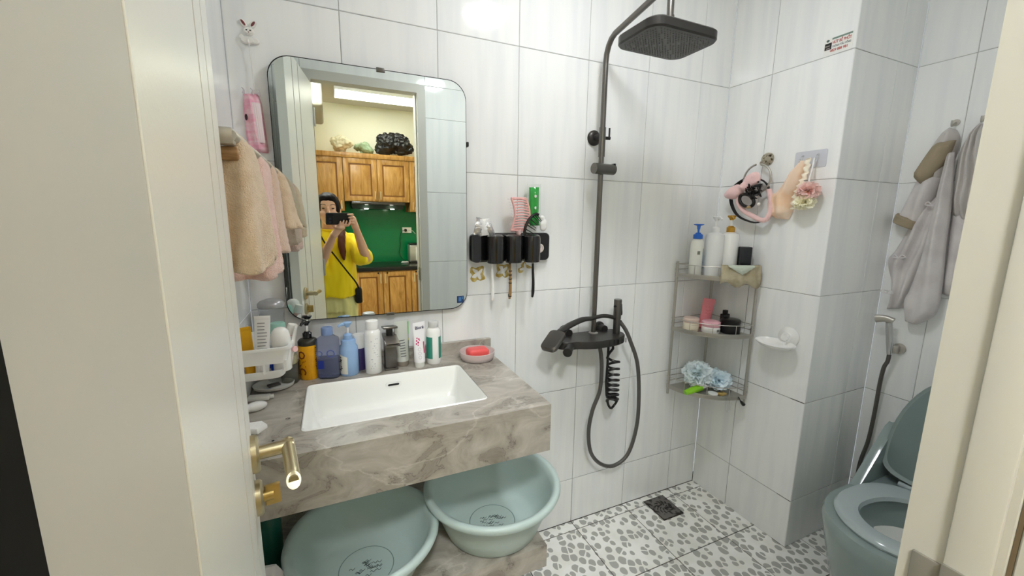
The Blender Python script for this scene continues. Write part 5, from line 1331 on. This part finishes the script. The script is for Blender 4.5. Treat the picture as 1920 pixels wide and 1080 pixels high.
# ------------------------------------------------------------------ bidet spray on the alcove wall
AX = onX(X2)
t = thing('bidet_spray', 'chrome bidet spray in its wall clip beside the toilet', 'bidet spray', (X2, -.590, .90))
bm = B(); lathe(bm, [(.022, .001), (.022, .010), (.012, .013)], n=24, o=(X2, -.600, .886), axis=(-1, 0, 0)); box(bm, (X2-.045, -.606, .868), (X2-.008, -.574, .902), bev=.006); part('wall_clip', bm, STEEL, t, True)
bm = B(); tube(bm, [(X2-.048, -.588, .862), (X2-.050, -.584, .91), (X2-.054, -.578, .96), (X2-.058, -.573, .998)], [.0085, .0125, .0125, .011], n=16, smooth=5); part('handle', bm, CHROME, t, True)
bm = B(); tube(bm, [(X2-.056, -.585, 1.004), (X2-.060, -.560, 1.012), (X2-.064, -.528, 1.006)], [.014, .013, .016], n=14, smooth=4, sx=.7, sy=1.1); part('spray_head', bm, STEEL, t, True)
bm = B(); tube(bm, [(X2-.048, -.588, .863), (X2-.047, -.586, .83), (X2-.044, -.576, .797), (X2-.034, -.568, .72), (X2-.030, -.566, .647), (X2-.028, -.564, .55), (X2-.026, -.558, .44), (X2-.030, -.545, .33), (X2-.022, -.54, .20), (X2-.010, -.54, .16)], .0075, n=12, smooth=6)
one('bidet_hose', bm, mat('braided_hose', (96, 92, 88), .4, metal=.4), 'dark grey hose running down from the bidet spray', 'hose', (X2-.03, -.56, .5))

# ------------------------------------------------------------------ clothes hanging on the alcove wall
LIL = mat('lilac_grey_cotton', (216, 211, 210), .9, sheen=.2, bump=(160, .25), var=((202, 196, 196), 12., .4, .62))
LIL2 = mat('warm_grey_cotton', (202, 197, 193), .9, sheen=.2, bump=(160, .25))
TAN = mat('taupe_trim', (160, 146, 122), .9, bump=(200, .2))
t = thing('jacket', 'lilac-grey hooded jacket with taupe trim hanging left on the alcove wall', 'jacket', (X2-.03, -.60, 1.75))
bm = B(); sheet(bm, [(-.631, 1.770), (-.600, 1.721), (-.574, 1.645), (-.560, 1.590)], [(-.655, 1.755), (-.668, 1.717), (-.662, 1.647), (-.640, 1.560)], AX, .050, rip=.010, freq=1.5, seed=.3, base=.005); part('hood', bm, LIL2, t, True, smooth=180)
bm = B(); sheet(bm, [(-.612, 1.712), (-.585, 1.655), (-.562, 1.596)], [(-.668, 1.716), (-.652, 1.640), (-.602, 1.552)], AX, .050, rip=.004, freq=1., seed=1.3, base=.036); part('taupe_lining', bm, TAN, t, True, smooth=180)
bm = B(); sheet(bm, [(-.574, 1.610), (-.554, 1.534), (-.533, 1.460), (-.519, 1.424)], [(-.650, 1.600), (-.632, 1.510), (-.612, 1.428), (-.602, 1.384)], AX, .052, rip=.010, freq=1.3, seed=2.2, base=.006); part('sleeve', bm, LIL, t, True, smooth=180)
bm = B(); sheet(bm, [(-.524, 1.452), (-.520, 1.434), (-.515, 1.415)], [(-.604, 1.418), (-.602, 1.398), (-.598, 1.376)], AX, .056, rip=.004, freq=1., seed=.3, base=.020); part('cuff', bm, TAN, t, True, smooth=180)
bm = B(); sheet(bm, [(-.580, 1.500), (-.560, 1.385), (-.531, 1.296), (-.512, 1.250), (-.536, 1.162), (-.540, 1.100), (-.535, 1.046)], [(-.680, 1.520), (-.660, 1.420), (-.650, 1.304), (-.635, 1.213), (-.615, 1.128), (-.608, 1.09), (-.600, 1.062)], AX, .036, rip=.014, freq=2.2, seed=4.1, base=.004, m=20); part('front_panel', bm, LIL, t, True, smooth=180)
for yy, zz in ((-.565, 1.268), (-.545, 1.118), (-.640, 1.478)):
    for s in (-1, 1):
        bm = B(); tube(bm, [(X2-.052, yy, zz), (X2-.058, yy-s*.012, zz+.014), (X2-.050, yy-s*.022, zz+.004), (X2-.052, yy, zz)], .0022, n=6, smooth=4); part('tie_bow', bm, mat('white_tie', (224, 220, 222), .8), t, True)
t = thing('trousers', 'lilac-grey trouser leg hanging long in the middle of the alcove wall', 'trousers', (X2-.05, -.66, 1.65))
bm = B(); sheet(bm, [(-.651, 1.668), (-.645, 1.489), (-.634, 1.283), (-.616, 1.151), (-.604, 1.100), (-.616, 1.016)], [(-.672, 1.672), (-.690, 1.488), (-.697, 1.329), (-.709, 1.156), (-.704, 1.060), (-.655, 1.008)], AX, .040, rip=.008, freq=1.4, seed=.9, base=.042, m=18); part('leg', bm, LIL, t, True, smooth=180)
t = thing('blouse', 'gathered grey garment hanging nearest the door frame on the alcove wall', 'blouse', (X2-.03, -.72, 1.75))
bm = B(); sheet(bm, [(-.712, 1.770), (-.678, 1.690), (-.676, 1.585), (-.680, 1.448)], [(-.735, 1.760), (-.770, 1.635), (-.785, 1.523), (-.790, 1.391)], AX, .058, rip=.016, freq=4.5, seed=3.3, base=.006, m=34); part('gathered_top', bm, LIL2, t, True, smooth=180)
bm = B(); sheet(bm, [(-.682, 1.460), (-.690, 1.330), (-.696, 1.247), (-.699, 1.140)], [(-.792, 1.400), (-.800, 1.33), (-.800, 1.24), (-.79, 1.120)], AX, .044, rip=.010, freq=2, seed=5.3, base=.006, m=20); part('skirt', bm, LIL, t, True, smooth=180)
for k, yy in enumerate((-.645, -.722)):
    bm = B(); lathe(bm, [(.012, .001), (.012, .004)], n=18, o=(X2, yy, 1.785), axis=(-1, 0, 0)); tube(bm, [(X2-.004, yy, 1.785), (X2-.030, yy, 1.770), (X2-.034, yy, 1.790)], .003, n=8, smooth=4)
    one('wall_hook', bm, STEEL, ('wall hook holding the hooded jacket', 'wall hook holding the gathered grey garment')[k], 'hook', (X2, yy, 1.78))

# ------------------------------------------------------------------ things under the vanity
t = thing('cleaner_bottle', 'dark green bottle with a pale cap at the back left of the lower shelf', 'bottle', (-.862, -.300, .4602))
bm = B(); lathe(bm, [(.030, 0), (.033, .004), (.033, .14), (.02, .17), (.014, .175)], n=28); part('body', bm, mat('dark_green_plastic', (22, 92, 80), .3), t)
bm = B(); lathe(bm, [(.015, .1752), (.016, .178), (.016, .198), (.014, .2)], n=24); part('cap', bm, WHITEP, t)
t = thing('detergent_bag', 'white packet with dark stripes beside the shadowed mint basin', 'packet', (-.842, -.455, .4602), (0, 0, R(-10)))
bm = B(); sheet(bm, [(-.034, .002), (-.038, .05), (-.036, .105), (-.018, .140)], [(.034, .002), (.038, .05), (.036, .105), (.018, .140)], lambda a, b, d: Vector((a, -d, b)), .022, rip=.003, freq=1.2, seed=.2); part('bag', bm, mat('white_film', (214, 212, 216), .35), t)
for z in (.072, .092):
    bm = B(); box(bm, (-.030, -.0265, z), (.030, -.0235, z+.008), rot=Matrix.Rotation(R(8), 3, 'Y')); part('stripe', bm, mat('indigo_print', (40, 40, 66), .5), t)
bm = B(); cyl(bm, (.004, -.020, .118), (.004, -.0262, .118), .010, n=18); part('emblem', bm, mat('indigo_print', (40, 40, 66), .5), t)

# ------------------------------------------------------------------ kitchen seen in the mirror
KX0, KX1, KY, KZ = -.930, 1.60, -4.0, 2.70
CREAM = mat('cream_wall_paint', (240, 238, 220), .75)
def slab(name, lo, hi, m):
    p = struct(name); bm = B(); box(bm, lo, hi); part('surface', bm, m, p, smooth=0); return p
slab('floor_kitchen', (KX0-.05, KY-.05, -.06), (KX1+.05, YF-.141, 0.0), mat('beige_floor', (196, 184, 164), .35))
slab('ceiling_kitchen', (KX0-.05, KY-.05, KZ), (KX1+.05, -1.345, KZ+.05), mat('kitchen_ceiling', (206, 204, 196), .8))
slab('wall_kitchen_back', (KX0-.05, KY-.06, 0), (KX1+.05, KY, KZ), CREAM)
slab('wall_kitchen_left', (KX0-.05, KY, 0), (KX0, -1.345, KZ), CREAM)
slab('wall_kitchen_right', (KX1, KY, 0), (KX1+.05, -1.345, KZ), CREAM)
p = struct('wall_kitchen_front')
for lo, hi in (((KX0, -1.346, 2.052), (DL-.0495, -1.3375, KZ)), ((KX0, -1.3435, 0), (DL-.0495, -1.3375, 2.051)), ((DR+.0495, -1.346, 0), (KX1, -1.3375, KZ)), ((DL-.0495, -1.346, DT+.05), (DR+.0495, -1.3375, KZ))):
    bm = B(); box(bm, lo, hi); part('plaster', bm, CREAM, p, smooth=0)

t = thing('ceiling_panel_light', 'rectangular light panel on the kitchen ceiling seen in the mirror', 'light', (-.09, -3.47, KZ))
bm = B(); box(bm, (-.46, -.17, -.030), (.46, .17, 0), bev=.004); part('frame', bm, WHITEP, t)
bm = B(); box(bm, (-.45, -.16, -.0312), (.45, .16, -.0300)); part('diffuser', bm, mat('kitchen_glow', (255, 252, 240), .4, emit=LAMP_KITCHEN), t)
for lx, ly, lr, lp, lab in ((-.74, -2.15, .14, LAMP_FILL, 'added round fill lamp on the kitchen ceiling behind the person'), (-.36, -1.66, .09, LAMP_FILL*.30, 'added small round fill lamp just outside the bathroom door')):  # two unseen lamps added to brighten lower walls, jambs and shirt
    t = thing('ceiling_lamp', lab, 'lamp', (lx, ly, KZ))
    bm = B(); lathe(bm, [(lr*1.07, -.008), (lr*1.09, 0)], n=40); part('base', bm, WHITEP, t)
    bm = B(); lathe(bm, [(.02, -.040), (lr*.7, -.038), (lr*.96, -.026), (lr, -.009)], n=40); part('diffuser', bm, mat('fill_glow_%d' % int(lr*100), (250, 254, 255), .4, emit=lp), t)

def cab_door(parent, x0, x1, z0, z1, y, hx, hz0, hz1):
    """framed door leaf with raised centre panel and bar handle"""
    bm = B(); g = .003; x0 += g; x1 -= g; z0 += g; z1 -= g; f = .055
    for a, b, c, d in ((x0, x0+f, z0, z1), (x1-f, x1, z0, z1), (x0+f, x1-f, z0, z0+f), (x0+f, x1-f, z1-f, z1)):
        box(bm, (a, y, c), (b, y+.020, d), bev=.002)
    dd = part('door', bm, WOOD, parent, True, smooth=30)
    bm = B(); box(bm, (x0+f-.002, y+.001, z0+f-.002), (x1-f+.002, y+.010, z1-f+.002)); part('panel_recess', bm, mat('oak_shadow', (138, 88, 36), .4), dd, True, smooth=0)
    bm = B(); box(bm, (x0+f+.016, y+.004, z0+f+.016), (x1-f-.016, y+.017, z1-f-.016), bev=.006); part('centre_panel', bm, WOOD, dd, True, smooth=30)
    bm = B(); cyl(bm, (hx, y+.040, hz0), (hx, y+.040, hz1), .006, n=10)
    for z in (hz0+.012, hz1-.012): cyl(bm, (hx, y+.018, z), (hx, y+.040, z), .004, n=8)
    part('handle', bm, mat('pale_gold_handle', (226, 214, 182), .3, metal=.6), dd, True)
    return dd
UF = -3.672
def upper(label, x0, x1, z0, z1, doors):
    t = thing('wall_cabinet', label, 'cabinet', ((x0+x1)/2, (KY+UF)/2, z0), group='kitchen wall cabinets')
    bm = B(); box(bm, (x0+.001, KY+.002, z0), (x1-.001, UF-.001, z1)); part('carcass', bm, WOOD, t, True, smooth=0)
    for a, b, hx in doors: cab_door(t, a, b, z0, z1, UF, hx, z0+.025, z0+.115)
    return t
upper('oak wall cabinet at the left, partly behind the person in the mirror', KX0+.002, -.500, 1.475, 2.062, ((KX0+.002, -.500, -.530),))
upper('oak two-door wall cabinet above the cooker hood', -.498, .228, 1.585, 2.062, ((-.498, -.136, -.166), (-.136, .228, -.106)))
upper('oak wall cabinet at the right edge of the mirror view', .230, .720, 1.475, 2.062, ((.230, .720, .262),))
bm = B(); box(bm, (KX0+.002, KY+.002, 2.0625), (.72, UF+.030, 2.116), bev=.004)
one('cabinet_cornice', bm, WOOD, 'oak cornice running along the top of the wall cabinets', 'cornice', (-.1, -3.82, 2.0625), smooth=30)
LF = -3.425
def lower(label, x0, x1, doors):
    t = thing('base_cabinet', label, 'cabinet', ((x0+x1)/2, (KY+LF)/2, 0), group='kitchen base cabinets')
    bm = B(); box(bm, (x0+.001, KY+.002, .09), (x1-.001, LF-.001, .807)); part('carcass', bm, WOOD, t, True, smooth=0)
    bm = B(); box(bm, (x0+.001, KY+.002, .0005), (x1-.001, LF-.05, .0898)); part('plinth', bm, BLACKM, t, True, smooth=0)
    for a, b, hx in doors:
        dd = cab_door(t, a, b, .095, .800, LF, hx, .665, .770)
        bm = B(); cyl(bm, (hx+(.012 if hx > (a+b)/2 else -.012)*-2, LF+.020, .782), (hx+(.012 if hx > (a+b)/2 else -.012)*-2, LF+.026, .782), .010, n=12); part('lock', bm, BLACKM, dd, True)
    return t
lower('oak base cabinet hidden mostly behind the person', KX0+.002, -.462, ((KX0+.002, -.462, -.490),))
lower('oak two-door base cabinet under the black worktop in the mirror', -.460, .170, ((-.460, -.147, -.172), (-.147, .170, -.121)))
lower('oak base cabinet at the right edge of the mirror view', .172, .720, ((.172, .720, .205),))
bm = B(); box(bm, (KX0+.002, KY+.002, .8075), (.72, -3.39, .850), bev=.003)
one('kitchen_worktop', bm, mat('black_granite', (26, 26, 27), .2), 'black stone kitchen worktop seen in the mirror', 'worktop', (-.1, -3.7, .8075))
bm = B(); box(bm, (KX0+.002, KY+.0005, .8505), (.72, KY+.0085, 1.4735)); box(bm, (-.497, KY+.0005, 1.4735), (.229, KY+.0085, 1.584))
one('green_backsplash', bm, mat('green_glass', (0, 118, 66), .12), 'bright green glass splashback behind the kitchen worktop', 'splashback', (-.1, KY+.005, .8505), smooth=0)
t = thing('cooker_hood', 'black cooker hood with two lit lamps under the wall cabinet', 'cooker hood', (-.133, -3.75, 1.53))
bm = B(); box(bm, (-.430, KY+.012, 1.545), (.165, -3.62, 1.583), bev=.006); part('body', bm, BLACKP, t, True)
bm = B(); prism(bm, [(-.430, 1.545), (.165, 1.545), (.150, 1.505), (-.415, 1.505)], onY(KY), -.02, -.30); part('filter', bm, mat('hood_filter', (24, 40, 32), .4), t, True)
bm = B(); box(bm, (-.425, -3.62, 1.551), (.160, -3.602, 1.577), bev=.004); fp = part('front_strip', bm, mat('hood_strip', (92, 88, 88), .25, metal=.8), t, True)
for xx in (-.27, .02):
    bm = B(); cyl(bm, (xx, -3.66, 1.500), (xx, -3.66, 1.5055), .022, n=18); part('lamp_lens', bm, mat('hood_lamp', (255, 250, 235), .4, emit=14.), t, True)
t = thing('wall_socket', 'white double wall socket on the green splashback', 'socket', (.235, KY+.009, 1.247))
bm = B(); box(bm, (-.058, 0, -.036), (.058, .010, .036), bev=.003); part('plate', bm, WHITEP, t)
bm = B(); cyl(bm, (-.020, .010, 0), (-.020, .040, 0), .018, n=16); part('plug', bm, BLACKP, t)
bm = B(); box(bm, (.022, .010, -.006), (.026, .0104, .006)); box(bm, (.034, .010, -.006), (.038, .0104, .006)); part('pin_holes', bm, INK, t)
bm = B(); tube(bm, [(.213, KY+.045, 1.245), (.170, KY+.05, 1.235), (.140, KY+.04, 1.15), (.145, KY+.04, 1.05), (.125, KY+.045, .97), (.150, KY+.06, .90), (.20, KY+.08, .857), (.235, KY+.10, .855)], .0032, n=7, smooth=5)
one('power_cable', bm, BLACKM, 'thin black cable hanging from the wall socket', 'cable', (.15, KY+.05, 1.0))
bm = B(); tube(bm, [(.262, KY+.020, 1.247), (.285, KY+.035, 1.245), (.31, KY+.03, 1.235), (.34, KY+.03, 1.20)], .0035, n=7, smooth=5)
one('power_cable', bm, WHITEP, 'short white cable at the right of the wall socket', 'cable', (.30, KY+.03, 1.23))
t = thing('electric_kettle', 'silver and white countertop appliance at the right end of the worktop', 'appliance', (.285, -3.80, .8502))
bm = B(); box(bm, (-.070, -.085, .012), (.075, .085, .225), bev=.018, seg=3); part('body', bm, mat('brushed_silver', (198, 198, 194), .3, metal=.7), t)
bm = B(); box(bm, (.005, .0855, .030), (.070, .095, .20), bev=.005); part('front_panel', bm, WHITEP, t)
bm = B(); box(bm, (-.065, -.080, .226), (.070, .080, .245), bev=.01); part('lid', bm, BLACKP, t)
bm = B(); box(bm, (-.060, -.075, 0), (.065, .075, .012)); part('base', bm, BLACKM, t)
bm = B(); tube(bm, [Vector((.16+.045*math.cos(a), -3.74+.03*math.sin(a), .8560+.0008*k)) for k, a in enumerate([R(q*24) for q in range(22)])], .004, n=7)
one('cable_coil', bm, WHITEP, 'coil of white cable lying on the worktop', 'cable', (.16, -3.74, .852))
def lumpy(name, label, cat, c, r, m, seed, n=9, vox=.012):
    random.seed(seed); bm = B(); c = Vector(c)
    for k in range(n): ball(bm, c+Vector((random.uniform(-.6, .6)*r[0], random.uniform(-.4, .4)*r[1], random.uniform(-.3, .4)*r[2])), (r[0]*random.uniform(.4, .6), r[1]*.6, r[2]*random.uniform(.4, .65)))
    ob = finish(bm, vox*.6, 2, [(.024, 16., seed), (.014, 34., seed+3.), (.006, 80., seed)])
    zm = min(v.co.z for v in ob.verts); bmesh.ops.translate(ob, vec=(0, 0, 2.117-zm), verts=ob.verts)
    return one(name, ob, m, label, cat, (c.x, c.y, 2.117))
lumpy('plastic_bag', 'clear crumpled plastic bag on the wall cabinets, leftmost of the three bags', 'bag', (-.490, -3.80, 2.20), (.115, .09, .125), mat('milky_bag', (214, 206, 178), .3), 4)
lumpy('plastic_bag', 'pale green plastic bag in the middle on the wall cabinets', 'bag', (-.268, -3.80, 2.17), (.100, .09, .085), mat('green_bag', (150, 172, 140), .3), 5)
lumpy('plastic_bag', 'big shiny black plastic bag on the right of the wall cabinets', 'bag', (.07, -3.80, 2.21), (.250, .11, .160), mat('black_bag', (24, 24, 26), .18), 6, 12)
t = thing('air_conditioner', 'white air conditioner high on the kitchen left wall', 'air conditioner', (KX0+.001, -3.0, 2.33))
bm = B(); box(bm, (0, -.40, 0), (.268, .40, .250), bev=.03, seg=3); part('casing', bm, mat('dimmed_casing', (170, 164, 150), .5), t)  # white casing, its low light put into a greyer colour
for k in range(3):
    bm = B(); box(bm, (.120+k*.05, .4005, .02), (.130+k*.05, .404, .23)); part('louvre', bm, mat('brown_louvre', (120, 108, 96), .5), t)

# ------------------------------------------------------------------ the person taking the picture, with her phone
X_, Y_, Z_ = (CAMROT @ Vector((1, 0, 0)), CAMROT @ Vector((0, 1, 0)), CAMROT @ Vector((0, 0, 1)))
pc = CAM+X_*.056-Y_*.016
ph = thing('phone', 'black phone held up in front of the face', 'phone', pc+Z_*.007)
def phm(a, b, z): return pc+X_*a+Y_*b+Z_*z
bm = B(); rg = []
for k_, z in ((.97, .0042), (1., .0055), (1., .0105), (.97, .0118)):
    rg.append([phm(a*k_, b*k_, z) for a, b in rrect(.158, .076, .009, 5)])
loft(bm, rg); part('body', bm, mat('phone_graphite', (30, 29, 30), .3), ph, True)
bm = B(); rg = [[phm(-.054+a, .0+b, z) for a, b in rrect(.040, .062, .008, 4)] for z in (.0042, .0032)]; loft(bm, rg); mod = part('camera_module', bm, BLACKP, ph, True)
for b in (-.020, 0):
    bm = B(); cyl(bm, phm(-.054, b, .0032), phm(-.054, b, .0022), .0085, n=18); part('lens', bm, mat('lens_glass', (52, 54, 60), .1), mod, True)
bm = B(); box(bm, (-.0, 0, 0), (.001, .001, .001)); bm.free()
def limb(bm, a, b, r0, r1):
    cyl(bm, a, b, r0, r1, n=16); ball(bm, a, r0, 14, 10); ball(bm, b, r1, 14, 10)
pe = thing('person', 'person in a yellow shirt and pale trousers photographing with a phone', 'person', (-.665, -1.76, 0))
bm = B()
HC = Vector((-.668, -1.742, 1.458)); hr = Matrix.Rotation(R(-8), 3, 'X') @ Matrix.Rotation(R(6), 3, 'Z')
ball(bm, HC+Vector((0, -.012, .012)), (.067, .086, .094), 24, 16); ball(bm, HC+Vector((0, .020, -.040)), (.056, .060, .066), 20, 14); ball(bm, HC+Vector((.0, .045, -.088)), (.026, .026, .022))
ball(bm, HC+Vector((.0, .086, -.022)), (.011, .013, .017)); limb(bm, HC+Vector((0, .080, .008)), HC+Vector((0, .090, -.018)), .008, .009)
for s in (-1, 1):
    ball(bm, HC+Vector((s*.074, -.010, -.015)), (.009, .018, .029)); ball(bm, HC+Vector((s*.036, .058, -.030)), (.024, .02, .022))
limb(bm, HC+Vector((0, -.022, -.06)), Vector((-.666, -1.775, 1.27)), .048, .055)
torso = [(1.29, .075, .055), (1.26, .135, .075), (1.15, .130, .085), (1.0, .115, .080), (.90, .130, .09), (.82, .140, .095), (.76, .135, .09)]
loft(bm, [[Vector((-.662+math.cos(2*math.pi*i/24)*a, -1.768+math.sin(2*math.pi*i/24)*b, z)) for i in range(24)] for z, a, b in torso])
SA, EA, WA = Vector((-.800, -1.752, 1.250)), Vector((-.742, -1.580, 1.088)), Vector((-.644, -1.490, 1.292))
SB, EB, WB = Vector((-.534, -1.762, 1.250)), Vector((-.440, -1.672, 1.118)), Vector((-.506, -1.545, 1.338))
for S, E_, W in ((SA, EA, WA), (SB, EB, WB)):
    limb(bm, S, E_, .042, .034); limb(bm, E_, E_.lerp(W, .4), .033, .032); limb(bm, E_.lerp(W, .4), W, .032, .0205)
# hand under the phone: palm behind the lower edge, fingers closed over the lens side
PA = phm(.012, -.058, .012); limb(bm, WA, PA, .023, .024); ball(bm, PA, (.034, .016, .034), rot=CAMROT)
for k in range(4):
    b0 = phm(-.004+.0185*k, -.046, .008); b1 = phm(.004+.0195*k, -.034-.004*abs(k-1), -.0035); b2 = phm(.010+.0205*k, -.010-.005*abs(k-1.3), -.0042)
    limb(bm, b0, b1, .0076, .0070); limb(bm, b1, b2, .0070, .0060)
th0, th1, th2 = phm(-.012, -.060, .016), phm(-.026, -.046, .022), phm(-.030, -.022, .0205); limb(bm, th0, th1, .0105, .009); limb(bm, th1, th2, .009, .0075)
# hand at the far end of the phone
PB = phm(.108, -.020, .024); limb(bm, WB, PB, .023, .024); ball(bm, PB, (.024, .036, .018), rot=CAMROT)
for k in range(4):
    b0 = phm(.100, .024-.0185*k, .014); b1 = phm(.088+.002*k, .030-.0195*k, -.0042); b2 = phm(.058+.006*k+(.006 if k == 3 else 0), .028-.0185*k, -.0040)
    limb(bm, b0, b1, .0076, .0070); limb(bm, b1, b2, .0070, .0060)
limb(bm, phm(.104, -.036, .026), phm(.084, -.030, .0225), .0105, .009); limb(bm, phm(.084, -.030, .0225), phm(.062, -.016, .0205), .009, .0075)
for s, fx in ((-1, -.725), (1, -.600)):
    limb(bm, (fx, -1.768, .80), (fx-.004*s, -1.765, .47), .075, .052); limb(bm, (fx-.004*s, -1.765, .47), (fx, -1.785, .09), .050, .034); limb(bm, (fx, -1.785, .055), (fx+.01*s, -1.660, .040), .034, .028); ball(bm, (fx+.012*s, -1.645, .030), (.040, .055, .027))
bd = finish(bm, .0036, 2)
for v in bd.verts:
    if v.co.z < .002: v.co.z = .002
part('body', bd, SKIN, pe, True, smooth=180)
for s in (-1, 1):
    bm = B(); ball(bm, HC+Vector((s*.030, .074, .006)), (.0095, .006, .0042)); part('eye', bm, mat('eye_dark', (40, 28, 24), .25), pe, True)
    bm = B(); tube(bm, [HC+Vector((s*.014, .083, .028)), HC+Vector((s*.032, .079, .034)), HC+Vector((s*.050, .066, .028))], .0020, n=7, smooth=3); part('eyebrow', bm, HAIR, pe, True)
bm = B(); ball(bm, HC+Vector((0, .078, -.056)), (.021, .008, .007)); part('mouth', bm, mat('lips', (188, 98, 92), .45), pe, True)
# hair: cap pulled back with a side parting, pony tail over one shoulder
bm = B(); ball(bm, HC+Vector((0, -.030, .024)), (.083, .092, .096), 26, 18); ball(bm, HC+Vector((0, -.052, -.020)), (.076, .066, .085)); ball(bm, HC+Vector((0, .030, .076)), (.054, .040, .030)); ball(bm, HC+Vector((-.058, .005, .010)), (.018, .045, .060)); ball(bm, HC+Vector((.058, .005, .010)), (.018, .045, .060))
hb = finish(bm, .006, 2, (.004, (60, 18, 18), 2.))
part('hair', hb, HAIR, pe, True, smooth=180)
bm = B(); tube(bm, [HC+Vector((.045, -.060, -.075)), (-.600, -1.755, 1.335), (-.594, -1.690, 1.285), (-.598, -1.655, 1.225), (-.592, -1.650, 1.17), (-.588, -1.655, 1.115)], [.022, .026, .026, .026, .022, .006], n=14, smooth=6)
tb_ = finish(bm, .005, 2, (.005, (60, 60, 12), 1.)); part('pony_tail', tb_, mat('auburn_hair', (92, 44, 32), .5, bump=(120, .4)), pe, True, smooth=180)
YEL = mat('yellow_cotton', (252, 224, 8), .75, sheen=.2)
bm = B(); sh_r = [(1.315, .070, .052), (1.296, .115, .072), (1.262, .158, .092), (1.17, .158, .108), (1.05, .152, .112), (.93, .160, .116), (.850, .166, .120)]
loft(bm, [[Vector((-.662+math.cos(2*math.pi*i/32)*a, -1.766+math.sin(2*math.pi*i/32)*b, z+(.012*math.sin(i*.9) if z < .9 else 0))) for i in range(32)] for z, a, b in sh_r])
for S, E_ in ((SA, EA), (SB, EB)): limb(bm, S+Vector((0, 0, -.004)), S.lerp(E_, .80)+Vector((0, 0, -.012)), .058, .063)
sb_ = finish(bm, .006, 3, [(.018, (11, 11, 7), 3.), (.012, (26, 26, 9), 8.)])
shirt = part('shirt', sb_, YEL, pe, True, smooth=180)
bm = B(); tube(bm, [Vector((-.664+.064*math.cos(a), -1.760+.052*math.sin(a), 1.322+.006*math.sin(a)*-1)) for a in [R(15*k) for k in range(24)]], .007, n=8, cyclic=True); part('collar', bm, YEL, shirt, True)
TRO = mat('pale_yellow_cotton', (232, 226, 160), .8, sheen=.2)
bm = B(); loft(bm, [[Vector((-.662+math.cos(2*math.pi*i/24)*a, -1.768+math.sin(2*math.pi*i/24)*b, z)) for i in range(24)] for z, a, b in ((.90, .135, .097), (.82, .152, .108), (.74, .150, .105))])
for fx in (-.728, -.597): limb(bm, (fx, -1.768, .78), (fx, -1.768, .48), .092, .080); limb(bm, (fx, -1.768, .48), (fx, -1.780, .15), .080, .066)
tb2 = finish(bm, .008, 3, [(.014, (18, 18, 4), 5.), (.007, (40, 40, 8), 2.)]); part('trousers', tb2, TRO, pe, True, smooth=180)
bg = thing('shoulder_bag', 'small black shoulder bag at the hip with a thin strap across the shirt', 'bag', (-.505, -1.735, .80))
bm = B(); box(bm, (-.525, -1.775, .790), (-.478, -1.690, .905), bev=.016, seg=3); part('pouch', bm, BLACKM, bg, True)
bm = B(); tube(bm, [(-.500, -1.700, .90), (-.520, -1.655, .955), (-.575, -1.628, 1.04), (-.640, -1.626, 1.14), (-.705, -1.648, 1.24), (-.740, -1.700, 1.320), (-.745, -1.765, 1.335), (-.735, -1.83, 1.29), (-.66, -1.893, 1.14), (-.56, -1.885, 1.0), (-.498, -1.80, .90)], .0045, n=8, smooth=6, sx=1.4, sy=.5); part('strap', bm, BLACKM, bg, True)
